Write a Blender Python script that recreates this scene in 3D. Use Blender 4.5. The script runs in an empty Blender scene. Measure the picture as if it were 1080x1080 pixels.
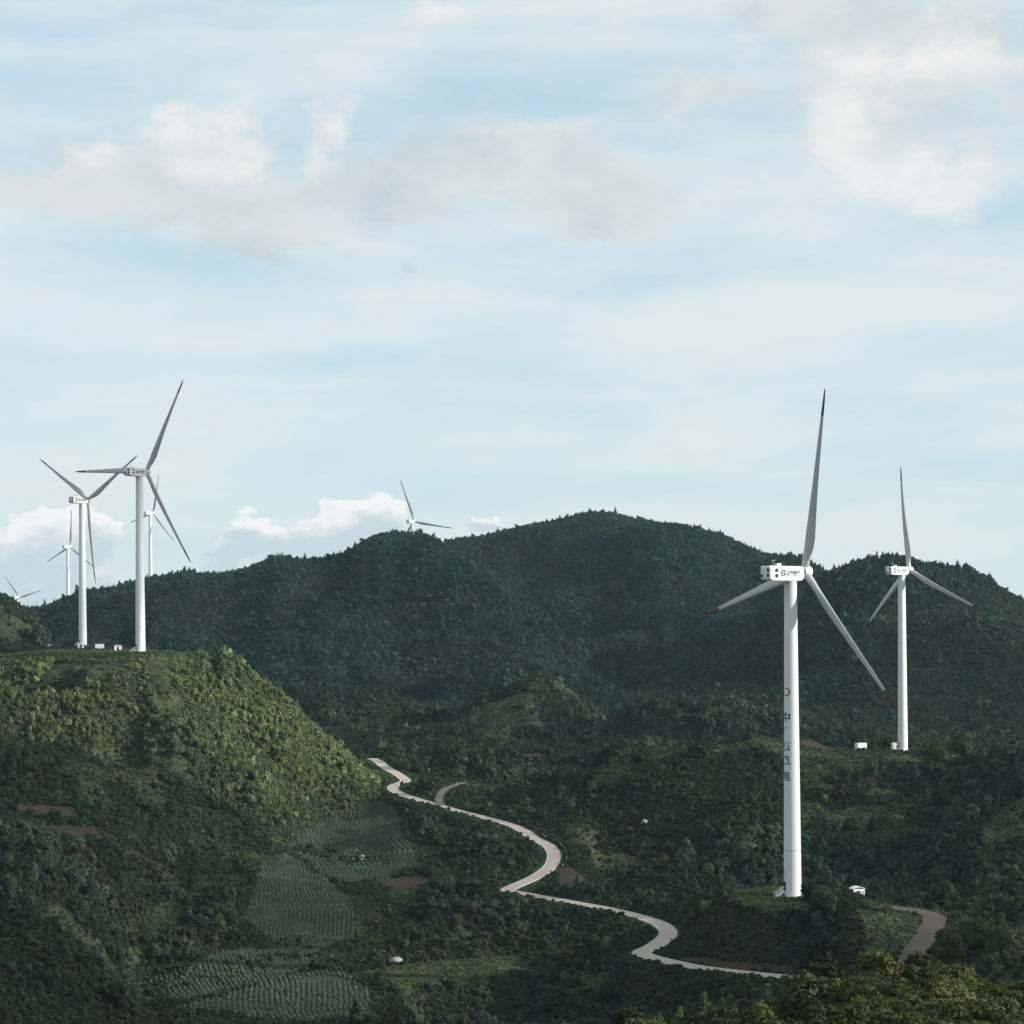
import bpy, bmesh, math, random
import numpy as np
from mathutils import Matrix, Vector

R = math.radians
S = bpy.context.scene
COL = S.collection

# ------------------------------------------------------------------ camera, light, exposure
FPX, HROW, ROLL = 2500.0, 640.0, 0.007          # focal length and horizon row in photograph pixels
cam_d = bpy.data.cameras.new('camera')
cam_d.sensor_width = 36.0
cam_d.lens = 36.0 * FPX / 1080.0
cam_d.shift_y = (HROW - 540.0) / 1080.0
cam_d.clip_start, cam_d.clip_end = 1.0, 60000.0
cam = bpy.data.objects.new('camera', cam_d)
COL.objects.link(cam)
cr, sr = math.cos(ROLL), math.sin(ROLL)
cam.matrix_world = Matrix(((cr, sr, 0, 0), (0, 0, -1, 0), (-sr, cr, 0, 0), (0, 0, 0, 1)))
S.camera = cam

SUN_AZ, SUN_EL = 105.0, 20.0                      # low, to the right and a little behind the camera
SUN_STRENGTH = 5.0
SKY_STRENGTH = 0.13
sd = Vector((math.cos(R(SUN_EL)) * math.sin(R(SUN_AZ)), math.cos(R(SUN_EL)) * math.cos(R(SUN_AZ)), math.sin(R(SUN_EL))))
sun_d = bpy.data.lights.new('sun', 'SUN')
sun_d.energy, sun_d.angle, sun_d.color = SUN_STRENGTH, R(0.6), (1.0, 0.93, 0.80)
sun = bpy.data.objects.new('sun', sun_d)
COL.objects.link(sun)
sun.rotation_euler = sd.to_track_quat('Z', 'Y').to_euler()

S.view_settings.view_transform = 'Standard'
S.view_settings.look = 'None'
S.view_settings.exposure = 0.44
S.view_settings.gamma = 1.0
S.render.engine = 'CYCLES'
S.cycles.max_bounces = 5
S.cycles.diffuse_bounces = 2
S.cycles.glossy_bounces = 2
S.cycles.transmission_bounces = 2
S.cycles.volume_bounces = 0
S.cycles.use_denoising = True
S.cycles.denoising_prefilter = 'ACCURATE'
S.cycles.transparent_max_bounces = 24
S.cycles.sample_clamp_indirect = 4.0

W = bpy.data.worlds.new('World')
S.world = W
W.use_nodes = True


class NT:
    """small helper for building node graphs"""
    def __init__(self, tree):
        self.t = tree
        self.n, self.l = tree.nodes, tree.links

    def new(self, typ, **kw):
        nd = self.n.new(typ)
        for k, v in kw.items():
            setattr(nd, k, v)
        return nd

    def put(self, sock, v):
        if isinstance(v, bpy.types.NodeSocket):
            self.l.new(v, sock)
        else:
            sock.default_value = v

    def m(self, op, a, b=0.0, c=None, clamp=False):
        nd = self.new('ShaderNodeMath', operation=op, use_clamp=clamp)
        self.put(nd.inputs[0], a)
        self.put(nd.inputs[1], b)
        if c is not None:
            self.put(nd.inputs[2], c)
        return nd.outputs[0]

    def sstep(self, x, lo, hi):
        nd = self.new('ShaderNodeMapRange', interpolation_type='SMOOTHSTEP')
        self.put(nd.inputs[0], x)
        nd.inputs[1].default_value, nd.inputs[2].default_value = lo, hi
        return nd.outputs[0]

    def mix(self, f, a, b, mode='MIX'):
        nd = self.new('ShaderNodeMix', data_type='RGBA', blend_type=mode)
        self.put(nd.inputs[0], f)
        self.put(nd.inputs[6], a if isinstance(a, bpy.types.NodeSocket) else (*a, 1.0))
        self.put(nd.inputs[7], b if isinstance(b, bpy.types.NodeSocket) else (*b, 1.0))
        return nd.outputs[2]

    def noise(self, vec, scale, detail=5.0, rough=0.55, dist=0.0, out=0):
        nd = self.new('ShaderNodeTexNoise')
        if vec is not None:
            self.l.new(vec, nd.inputs['Vector'])
        nd.inputs['Scale'].default_value = scale
        nd.inputs['Detail'].default_value = detail
        nd.inputs['Roughness'].default_value = rough
        nd.inputs['Distortion'].default_value = dist
        return nd.outputs[out]


def build_sky():
    k = NT(W.node_tree)
    k.n.clear()
    out = k.new('ShaderNodeOutputWorld')
    bg = k.new('ShaderNodeBackground')
    k.l.new(bg.outputs[0], out.inputs[0])
    sky = k.new('ShaderNodeTexSky', sky_type='NISHITA', sun_disc=False)
    sky.sun_elevation, sky.sun_rotation = R(SUN_EL), R(SUN_AZ)
    sky.altitude, sky.air_density, sky.dust_density, sky.ozone_density = 1800.0, 1.0, 1.2, 1.0
    tc = k.new('ShaderNodeTexCoord')
    d = tc.outputs['Generated']
    sp = k.new('ShaderNodeSeparateXYZ')
    k.l.new(d, sp.inputs[0])
    # azimuth and elevation of the looked-at direction, in thousandths of a picture pixel
    az = k.m('ARCTAN2', sp.outputs[0], sp.outputs[1])
    el = k.m('ARCSINE', sp.outputs[2])
    U0 = k.m('MULTIPLY_ADD', az, 2.5, 0.54)
    V0 = k.m('MULTIPLY_ADD', el, -2.5, 0.64)
    mp = k.new('ShaderNodeMapping')
    k.l.new(d, mp.inputs[0])
    mp.inputs['Scale'].default_value = (1.0, 1.0, 1.6)
    dw = mp.outputs[0]
    nz = k.new('ShaderNodeTexNoise')
    k.l.new(dw, nz.inputs['Vector'])
    nz.inputs['Scale'].default_value, nz.inputs['Detail'].default_value, nz.inputs['Roughness'].default_value = 15.0, 6.0, 0.58
    ns = k.new('ShaderNodeSeparateColor')
    k.l.new(nz.outputs['Color'], ns.inputs[0])
    U = k.m('MULTIPLY_ADD', k.m('SUBTRACT', ns.outputs[0], 0.5), 0.17, U0)
    V = k.m('MULTIPLY_ADD', k.m('SUBTRACT', ns.outputs[1], 0.5), 0.14, V0)
    fine = k.noise(dw, 48.0, 6.0, 0.6)

    def blobs(lst, U, V):
        tot = lit = None
        for cx, cy, sx, sy, w in lst:
            a = k.m('MULTIPLY', k.m('SUBTRACT', U, cx), 1.0 / sx)
            b = k.m('MULTIPLY', k.m('SUBTRACT', V, cy), 1.0 / sy)
            q = k.m('ADD', k.m('MULTIPLY', a, a), k.m('MULTIPLY', b, b))
            v = k.m('MULTIPLY', k.m('EXPONENT', k.m('MULTIPLY', q, -1.0)), w)
            l = k.m('MULTIPLY', v, k.m('SUBTRACT', k.m('MULTIPLY', a, 0.35), b))
            tot = v if tot is None else k.m('ADD', tot, v)
            lit = l if lit is None else k.m('ADD', lit, l)
        return tot, k.m('DIVIDE', lit, k.m('ADD', tot, 0.02))

    base = k.mix(1.0, sky.outputs[0], (SKY_STRENGTH,) * 3, 'MULTIPLY')
    # thin layered veil, drawn out level
    mp2 = k.new('ShaderNodeMapping')
    k.l.new(d, mp2.inputs[0])
    mp2.inputs['Scale'].default_value = (3.2, 3.2, 17.0)
    veil = k.noise(mp2.outputs[0], 1.6, 6.0, 0.55, 0.25)
    low = k.sstep(V0, -0.1, 0.62)
    veil = k.sstep(k.m('MULTIPLY_ADD', low, 0.07, veil), 0.33, 0.70)
    base = k.mix(k.m('MULTIPLY_ADD', k.sstep(el, 1.3, 0.15), 0.22, 0.53), base, (0.50, 0.685, 0.765))
    c = k.mix(k.m('MULTIPLY', veil, 0.84), base, (0.705, 0.760, 0.775))
    # soft middle clouds: grey bodies, then the sunlit cream heads
    G = [(0.13, 0.200, 0.11, 0.044, 1.0), (0.26, 0.215, 0.12, 0.048, 0.9), (0.93, 0.110, 0.13, 0.075, 0.6), (0.06, 0.218, 0.045, 0.020, 0.9), (0.52, 0.178, 0.14, 0.044, 1.0), (0.63, 0.213, 0.075, 0.024, 1.0),
         (0.42, 0.200, 0.06, 0.026, 0.8), (0.84, 0.030, 0.11, 0.028, 0.9), (0.96, 0.060, 0.08, 0.03, 0.8), (0.73, 0.120, 0.05, 0.022, 0.7), (0.30, 0.268, 0.05, 0.014, 0.8),
         (0.425, 0.273, 0.016, 0.008, 0.55), (1.30, 0.12, 0.20, 0.06, 1.0), (-0.25, 0.14, 0.20, 0.05, 0.9), (0.30, -0.25, 0.30, 0.10, 1.0), (0.85, -0.30, 0.30, 0.12, 1.0)]
    H = [(0.165, 0.142, 0.032, 0.020, 0.8), (0.215, 0.158, 0.045, 0.026, 1.0), (0.262, 0.170, 0.022, 0.024, 0.9), (0.345, 0.143, 0.022, 0.036, 0.9), (0.10, 0.170, 0.045, 0.014, 0.6),
         (0.462, 0.038, 0.040, 0.017, 0.7), (0.865, 0.150, 0.035, 0.028, 1.0), (0.905, 0.183, 0.050, 0.022, 1.0), (1.01, 0.203, 0.055, 0.025, 1.0), (1.02, 0.095, 0.06, 0.032, 1.0),
         (0.93, 0.085, 0.06, 0.020, 0.7), (0.95, 0.135, 0.09, 0.05, 0.30), (0.79, 0.070, 0.05, 0.020, 0.6), (1.02, 0.015, 0.05, 0.025, 0.7), (0.56, 0.143, 0.09, 0.012, 0.5),
         (1.32, 0.06, 0.16, 0.04, 1.0), (-0.22, 0.09, 0.15, 0.03, 1.0), (0.32, -0.33, 0.24, 0.06, 1.0), (0.9, -0.40, 0.24, 0.07, 1.0)]
    t, l = blobs(G, U, V)
    # the same kind of cloud in the rest of the sky
    wide = k.noise(mp2.outputs[0], 0.75, 4.0, 0.5)
    outside = k.sstep(k.m('ABSOLUTE', k.m('SUBTRACT', U0, 0.54)), 0.75, 1.3)
    t = k.m('ADD', t, k.m('MULTIPLY', k.m('MULTIPLY', k.sstep(wide, 0.45, 0.68), outside), 0.8))
    m = k.m('MULTIPLY', k.sstep(k.m('MULTIPLY_ADD', k.m('SUBTRACT', fine, 0.5), 1.1, t), 0.08, 0.80), 0.86)
    c = k.mix(m, c, k.mix(k.sstep(ns.outputs[2], 0.35, 0.65), (0.49, 0.575, 0.62), (0.65, 0.69, 0.705)))
    th_, l = blobs(H, U, V)
    m = k.m('MULTIPLY', k.sstep(k.m('MULTIPLY_ADD', k.m('SUBTRACT', fine, 0.5), 1.5, th_), 0.0, 1.1), 0.82)
    c = k.mix(m, c, k.mix(k.sstep(k.m('MULTIPLY_ADD', fine, 0.5, ns.outputs[2]), 0.55, 0.95), (0.66, 0.69, 0.70), (0.82, 0.805, 0.785)))
    # small heaped clouds low behind the hills
    B = [(0.405, 0.545, 0.032, 0.026, 1.0), (0.355, 0.560, 0.045, 0.026, 1.0), (0.275, 0.565, 0.034, 0.024, 0.9), (0.235, 0.585, 0.03, 0.02, 0.6), (0.515, 0.556, 0.022, 0.014, 0.9),
         (0.085, 0.565, 0.040, 0.035, 1.0), (0.03, 0.580, 0.055, 0.028, 0.9), (0.11, 0.56, 0.02, 0.02, 0.6), (0.05, 0.62, 0.09, 0.025, 0.7),
         (-0.20, 0.57, 0.08, 0.03, 1.0), (1.35, 0.575, 0.08, 0.03, 1.0), (1.6, 0.59, 0.10, 0.025, 1.0)]
    nz2 = k.new('ShaderNodeTexNoise')
    k.l.new(dw, nz2.inputs['Vector'])
    nz2.inputs['Scale'].default_value, nz2.inputs['Detail'].default_value, nz2.inputs['Roughness'].default_value = 60.0, 6.0, 0.6
    n2 = k.new('ShaderNodeSeparateColor')
    k.l.new(nz2.outputs['Color'], n2.inputs[0])
    U2 = k.m('MULTIPLY_ADD', k.m('SUBTRACT', n2.outputs[0], 0.5), 0.075, U0)
    V2 = k.m('MULTIPLY_ADD', k.m('SUBTRACT', n2.outputs[1], 0.5), 0.060, V0)
    t2, l2 = blobs(B, U2, V2)
    m2 = k.m('MULTIPLY', k.sstep(t2, 0.33, 0.48), 0.92)
    sh2 = k.sstep(k.m('MULTIPLY_ADD', k.m('SUBTRACT', n2.outputs[2], 0.5), 1.6, l2), -0.25, 0.75)
    cc2 = k.mix(sh2, (0.54, 0.63, 0.68), (0.88, 0.875, 0.86))
    c = k.mix(m2, c, cc2)
    k.l.new(c, bg.inputs[0])
    bg.inputs[1].default_value = 0.83


build_sky()
W.cycles.sampling_method = 'MANUAL'
W.cycles.sample_map_resolution = 256

# ------------------------------------------------------------------ picture rays to places
def ideal(px, py):
    dx, dy = px - 540.0, py - HROW
    return dx - ROLL * dy, dy + ROLL * dx


def at(px, py, dist):
    """point that lies `dist` metres ahead along the sight line of a picture point"""
    dx, dy = ideal(px, py)
    return Vector((dx / FPX * dist, dist, -dy / FPX * dist))


def project(x, y, z):
    dx, dy = x / y * FPX, -z / y * FPX
    return 540.0 + dx + ROLL * dy, HROW + dy - ROLL * dx


# ------------------------------------------------------------------ number helpers
def vnoise(x, y, seed=0):
    xi, yi = np.floor(x).astype(np.int64), np.floor(y).astype(np.int64)
    fx, fy = x - xi, y - yi

    def h(a, b):
        n = (a * 374761393 + b * 668265263 + seed * 1274126177) & 0xFFFFFFFF
        n = ((n ^ (n >> 13)) * 1274126177) & 0xFFFFFFFF
        n = (n ^ (n >> 16)) & 0xFFFFFFFF
        return n / 4294967295.0
    u = fx * fx * fx * (fx * (fx * 6 - 15) + 10)
    v = fy * fy * fy * (fy * (fy * 6 - 15) + 10)
    a = h(xi, yi) * (1 - u) + h(xi + 1, yi) * u
    b = h(xi, yi + 1) * (1 - u) + h(xi + 1, yi + 1) * u
    return (a * (1 - v) + b * v) * 2 - 1


def fbm(x, y, scale, octaves=4, seed=0, ridged=False, gain=0.5):
    tot, amp, nrm = 0.0, 1.0, 0.0
    x, y = x / scale, y / scale
    for o in range(octaves):
        n = vnoise(x, y, seed + o * 17)
        tot = tot + amp * ((1 - 2 * np.abs(n)) if ridged else n)
        nrm += amp
        amp *= gain
        x, y = x * 2.03 + 13.7, y * 2.03 - 7.1
    return tot / nrm


def smooth(t):
    t = np.clip(t, 0, 1)
    return t * t * (3 - 2 * t)


def pchip(xk, yk, x):
    """monotone cubic through (xk, yk); yk may carry extra trailing axes"""
    xk, yk = np.asarray(xk, float), np.asarray(yk, float)
    h = np.diff(xk)
    hh = h.reshape((-1,) + (1,) * (yk.ndim - 1))
    dl = np.diff(yk, axis=0) / hh
    d = np.zeros_like(yk)
    w1, w2 = 2 * hh[1:] + hh[:-1], hh[1:] + 2 * hh[:-1]
    a, b = dl[:-1], dl[1:]
    with np.errstate(divide='ignore', invalid='ignore'):
        v = (w1 + w2) / (w1 / a + w2 / b)
    d[1:-1] = np.where(a * b > 0, np.nan_to_num(v), 0)
    d[0], d[-1] = dl[0], dl[-1]
    x = np.clip(x, xk[0], xk[-1])
    i = np.clip(np.searchsorted(xk, x, side='right') - 1, 0, len(h) - 1)
    s = ((x - xk[i]) / h[i]).reshape((-1,) + (1,) * (yk.ndim - 1))
    H = h[i].reshape(s.shape)
    return (yk[i] * (1 + 2 * s) * (1 - s) ** 2 + d[i] * H * s * (1 - s) ** 2
            + yk[i + 1] * s * s * (3 - 2 * s) + d[i + 1] * H * s * s * (s - 1))


# ------------------------------------------------------------------ terrain
# Sections through the land, seen from the view point outwards: (distance in metres, level as a picture row)
SECT = {
    -700: [(520, 1000), (650, 880), (760, 860), (900, 790), (1000, 720), (1060, 690), (1300, 670), (1500, 600)],
    -300: [(520, 1010), (640, 880), (720, 875), (900, 800), (1000, 720), (1060, 700), (1300, 690), (1500, 610)],
    0: [(480, 1110), (560, 1000), (650, 880), (740, 866), (830, 852), (900, 800), (970, 746), (1000, 746), (1050, 700), (1062, 693), (1250, 692), (1320, 692), (1480, 632), (1540, 640)],
    30: [(490, 1110), (565, 1000), (655, 890), (740, 868), (835, 852), (900, 803), (970, 744), (1000, 742), (1045, 699), (1060, 691), (1280, 690), (1350, 692), (1480, 652), (1540, 660)],
    60: [(500, 1110), (570, 1005), (660, 905), (740, 878), (840, 852), (900, 805), (970, 746), (1000, 740), (1040, 702), (1056, 689), (1300, 687), (1420, 692), (1500, 690), (1540, 700)],
    110: [(520, 1110), (590, 1015), (670, 935), (760, 893), (860, 852), (920, 797), (980, 748), (1030, 706), (1050, 690), (1300, 686.5), (1400, 705), (1540, 740)],
    150: [(540, 1095), (600, 1050), (690, 972), (780, 912), (870, 862), (930, 803), (985, 753), (1030, 707), (1049, 690.5), (1064, 688.5), (1290, 688), (1400, 725), (1540, 760)],
    200: [(540, 1087), (640, 1012), (740, 953), (830, 904), (890, 858), (940, 804), (990, 754), (1030, 715), (1052, 694), (1085, 691), (1130, 702), (1250, 765), (1450, 805), (1540, 800)],
    250: [(540, 1087), (640, 1014), (740, 957), (840, 907), (900, 864), (950, 819), (1000, 774), (1040, 739), (1070, 716), (1100, 715), (1150, 735), (1280, 795), (1450, 805), (1540, 800)],
    300: [(540, 1087), (640, 1015), (740, 962), (850, 916), (920, 876), (970, 842), (1010, 804), (1050, 769), (1085, 748), (1110, 748), (1160, 780), (1300, 800), (1450, 775), (1540, 780)],
    340: [(540, 1087), (640, 1015), (740, 963), (850, 921), (950, 884), (1000, 853), (1040, 819), (1080, 784), (1100, 775), (1130, 780), (1180, 800), (1300, 780), (1440, 741), (1540, 765)],
    385: [(540, 1087), (640, 1015), (740, 963), (850, 921), (950, 885), (1020, 853), (1060, 827), (1095, 810), (1130, 804), (1170, 812), (1250, 802), (1350, 770), (1430, 741), (1540, 765)],
    430: [(540, 1087), (640, 1014), (740, 961), (850, 916), (950, 876), (1000, 858), (1058, 838), (1130, 812), (1200, 815), (1260, 802), (1350, 774), (1430, 746), (1540, 770)],
    480: [(540, 1092), (640, 1014), (720, 969), (800, 932), (900, 892), (985, 857), (1050, 836), (1130, 815), (1200, 796), (1260, 805), (1330, 782), (1430, 760), (1540, 780)],
    520: [(540, 1095), (640, 1016), (720, 967), (790, 929), (870, 897), (935, 866), (1000, 850), (1070, 832), (1140, 812), (1200, 796), (1290, 805), (1345, 770), (1384, 741), (1440, 765), (1540, 785)],
    560: [(540, 1095), (620, 1032), (700, 972), (745, 943), (790, 922), (845, 906), (890, 880), (960, 858), (1040, 838), (1120, 817), (1180, 800), (1230, 801), (1310, 792), (1350, 755), (1384, 731), (1440, 752), (1540, 790)],
    600: [(540, 1090), (620, 1037), (712, 953), (780, 927), (825, 908), (900, 873), (960, 852), (1050, 830), (1150, 808), (1220, 803), (1310, 795), (1350, 762), (1384, 743), (1440, 762), (1540, 785)],
    640: [(540, 1090), (620, 1030), (694, 963), (750, 947), (800, 918), (870, 869), (930, 834), (1000, 809), (1080, 803), (1200, 803), (1300, 786), (1380, 770), (1450, 758), (1540, 775)],
    700: [(535, 1085), (600, 1010), (645, 980), (662, 973), (720, 957), (780, 923), (850, 869), (910, 829), (960, 800), (1000, 793), (1080, 800), (1250, 792), (1380, 748), (1450, 742), (1540, 765)],
    760: [(520, 1060), (555, 1022), (585, 985), (620, 962), (660, 958), (720, 947), (780, 908), (850, 859), (910, 824), (970, 797), (1010, 791), (1080, 800), (1250, 792), (1380, 748), (1450, 742), (1540, 772)],
    800: [(480, 1080), (535, 1027), (552, 985), (560, 964), (570, 953), (620, 940), (650, 951), (690, 957), (750, 927), (810, 887), (880, 842), (940, 812), (1000, 788), (1060, 787), (1180, 789), (1300, 778), (1400, 749), (1450, 744), (1540, 772)],
    840: [(480, 1075), (522, 1031), (548, 982), (558, 962), (570, 952), (620, 940), (650, 955), (710, 962), (770, 932), (840, 882), (900, 852), (960, 827), (1030, 802), (1060, 795), (1090, 792), (1180, 788), (1300, 778), (1400, 751), (1450, 748), (1540, 772)],
    880: [(480, 1075), (510, 1020), (532, 968), (545, 955), (565, 952), (620, 942), (665, 965), (720, 972), (790, 932), (860, 882), (930, 847), (1000, 820), (1040, 804), (1062, 800), (1100, 798), (1200, 796), (1300, 786), (1400, 762), (1450, 758), (1540, 772)],
    920: [(480, 1050), (520, 1010), (545, 967), (575, 956), (605, 952), (645, 975), (705, 982), (775, 948), (850, 892), (930, 848), (1000, 820), (1042, 804), (1062, 800), (1095, 797), (1150, 801), (1250, 792), (1350, 772), (1450, 768), (1540, 772)],
    960: [(480, 1040), (510, 1010), (540, 987), (580, 961), (605, 958), (655, 985), (705, 984), (780, 932), (850, 887), (920, 852), (990, 827), (1042, 804), (1064, 799.5), (1090, 797), (1140, 805), (1250, 796), (1350, 778), (1450, 772), (1540, 772)],
    1000: [(480, 1045), (510, 1022), (550, 987), (582, 966), (605, 967), (665, 985), (725, 962), (800, 912), (870, 872), (940, 838), (1000, 818), (1045, 804), (1080, 800), (1120, 805), (1200, 802), (1300, 792), (1450, 772), (1540, 770)],
    1040: [(480, 1038), (520, 1010), (580, 988), (640, 982), (700, 957), (770, 903), (840, 859), (910, 826), (980, 806), (1050, 798), (1100, 804), (1200, 802), (1300, 792), (1450, 776), (1540, 770)],
    1080: [(480, 1032), (540, 1008), (620, 987), (700, 948), (770, 898), (840, 850), (910, 812), (980, 797), (1050, 796), (1150, 804), (1300, 792), (1450, 772), (1540, 765)],
    1300: [(500, 1000), (640, 940), (800, 850), (950, 780), (1050, 760), (1200, 770), (1450, 750), (1540, 750)],
    1700: [(500, 980), (640, 900), (800, 800), (950, 730), (1050, 720), (1200, 740), (1450, 720), (1540, 720)],
}
for _u in SECT:      # the slopes beyond the road rise late and steeply
    if 630 < _u < 1100:
        SECT[_u] = [((1000 - (1000 - r) * 0.6) if 715 < r < 1000 else r, row) for r, row in SECT[_u]]
FORE_U = [-700, 350, 500, 600, 690, 760, 840, 900, 960, 1080, 1300, 1700]
FORE_ROW = [1150, 1135, 1112, 1106, 1096, 1086, 1074, 1050, 1048, 1054, 1058, 1060]
# far ridges: (picture column, crest row) , distance of the crest, length of the slope towards the view point
RIDGE_A = ([-900, 300, 380, 440, 470, 513, 556, 598, 632, 662, 692, 726, 760, 787, 810, 847, 863, 880, 920, 980, 1700],
           [700, 650, 612, 590, 574, 567, 557, 549, 543, 548, 553, 559, 567, 580, 588, 591, 602, 612, 640, 680, 700])
RIDGE_B = ([-900, -300, 0, 44, 74, 101, 118, 139, 163, 178, 201, 216, 246, 275, 296, 325, 364, 385, 406, 440, 462, 490, 520, 560, 620, 690, 800, 1700],
           [625, 648, 648, 645, 635, 627, 625, 619, 613, 611, 606, 609, 605, 596, 589, 594, 587, 574, 567, 566, 573, 592, 614, 650, 700, 745, 780, 790])
RIDGE_C = ([-900, 700, 780, 815, 840, 857, 873, 880, 897, 920, 943, 967, 1003, 1037, 1053, 1080, 1130, 1200, 1700],
           [800, 780, 740, 700, 650, 622, 609, 607, 599, 594, 592, 597, 604, 612, 622, 637, 655, 660, 640])


def crest(tr, u):
    return pchip(tr[0], tr[1], u)


us = np.arange(-90, 1171, 2.6)
azf = np.arctan((us - 540) / FPX)
side = np.geomspace(0.004, 1.0, 70)
azl = azf[0] - side * (math.pi + azf[0] - 0.02)
azr = azf[-1] + side * (math.pi - azf[-1] - 0.02)
AZ = np.concatenate([azl[::-1], azf, azr])
RR = np.concatenate([np.geomspace(4, 140, 26)[:-1], np.arange(140, 300, 3.0), np.arange(300, 1120, 2.3), np.arange(1120, 1560, 4.5),
                     np.arange(1560, 2760, 6.5), np.geomspace(2760, 7000, 26)])
NA, NR = len(AZ), len(RR)
ROADPX = [(392, 800, 1165), (399, 803, 1145), (405, 808, 1125), (422, 819, 1095), (427, 824, 1078), (414, 830, 1062), (424, 838, 1040), (470, 852, 985), (520, 865, 935), (548, 874, 902), (562, 884, 880),
          (578, 892, 860), (584, 902, 838), (580, 914, 812), (565, 925, 788), (545, 934, 766), (536, 939, 750), (552, 943, 740), (600, 951, 715),
          (650, 961, 690), (688, 971, 663), (702, 979, 646), (704, 987, 630), (690, 998, 609), (677, 1005, 596), (690, 1011, 583), (730, 1019, 562), (770, 1025, 547),
          (840, 1031, 526), (900, 1036, 512)]
SIDEPX = [(466, 851, 990), (463, 842, 1015), (470, 832, 1050), (490, 825, 1080)]
TRACKPX = [(910, 955, 600), (940, 957, 590), (968, 961, 579), (985, 967, 567), (980, 982, 545), (966, 1002, 521), (958, 1020, 500)]


def spline(pts, n=14):
    P = [pts[0]] + list(pts) + [pts[-1]]
    res = []
    for i in range(1, len(P) - 2):
        for j in range(n):
            t = j / n
            a, b, c, d = P[i - 1], P[i], P[i + 1], P[i + 2]
            res.append(0.5 * ((2 * b) + (c - a) * t + (2 * a - 5 * b + 4 * c - d) * t * t + (3 * b - a - 3 * c + d) * t ** 3))
    res.append(P[-2])
    return res


ROAD = np.array([list(p) for p in spline([at(*p) for p in ROADPX])])
SIDEROAD = np.array([list(p) for p in spline([at(*p) for p in SIDEPX])])
TRACK = np.array([list(p) for p in spline([at(*p) for p in TRACKPX])])
for line in (ROAD, SIDEROAD, TRACK):       # even out the gradient
    z = line[:, 2].copy()
    for _ in range(60):
        z[1:-1] = 0.25 * z[:-2] + 0.5 * z[1:-1] + 0.25 * z[2:]
    line[:, 2] = z

# where the wind turbines stand: (hub column, hub row, distance, yaw from view axis, blade angle, tip bend)
TURB = {
    'main': (849, 603, 590, 60.0, 16.5, 0.3), 'second': (959, 601, 1056, 58.0, 114.0, 3.6),
    'left': (154.5, 497.5, 1054, 36.0, 32.0, 1.6), 'left2': (93, 527, 1300, 39.0, 61.0, 1.6),
    'far1': (161.5, 541, 2746, 42.0, 17.0, 1.6), 'far2': (74, 576.6, 2948, 32.0, 6.0, 1.6),
    'far3': (20.7, 630, 3800, 32.0, 77.0, 1.6), 'crest': (437, 550, 2469, 32.0, 100.0, 1.6)}
HUB_H, FWD, TILT = 80.0, 4.5, R(5)


def turbine_base(key):
    px, py, D, yaw, th, pb = TURB[key]
    h = at(px, py, D)
    y = R(yaw)
    return Vector((h.x - FWD * math.sin(y), h.y - FWD * math.cos(y), h.z - HUB_H - FWD * math.sin(TILT)))


PADS = [(turbine_base('main'), 17, 13), (turbine_base('second'), 17, 14), (turbine_base('left'), 13, 10), (turbine_base('left2'), 14, 30)]


def seg_dist(x, y, line):
    """distance and line height for points near a polyline (numpy, chunked over segments)"""
    best = np.full(x.shape, 1e9)
    zz = np.zeros(x.shape)
    for a, b in zip(line[:-1], line[1:]):
        ex, ey = b[0] - a[0], b[1] - a[1]
        L = ex * ex + ey * ey + 1e-9
        t = np.clip(((x - a[0]) * ex + (y - a[1]) * ey) / L, 0, 1)
        d = np.hypot(x - a[0] - t * ex, y - a[1] - t * ey)
        c = d < best
        best = np.where(c, d, best)
        zz = np.where(c, a[2] + t * (b[2] - a[2]), zz)
    return best, zz


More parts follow.
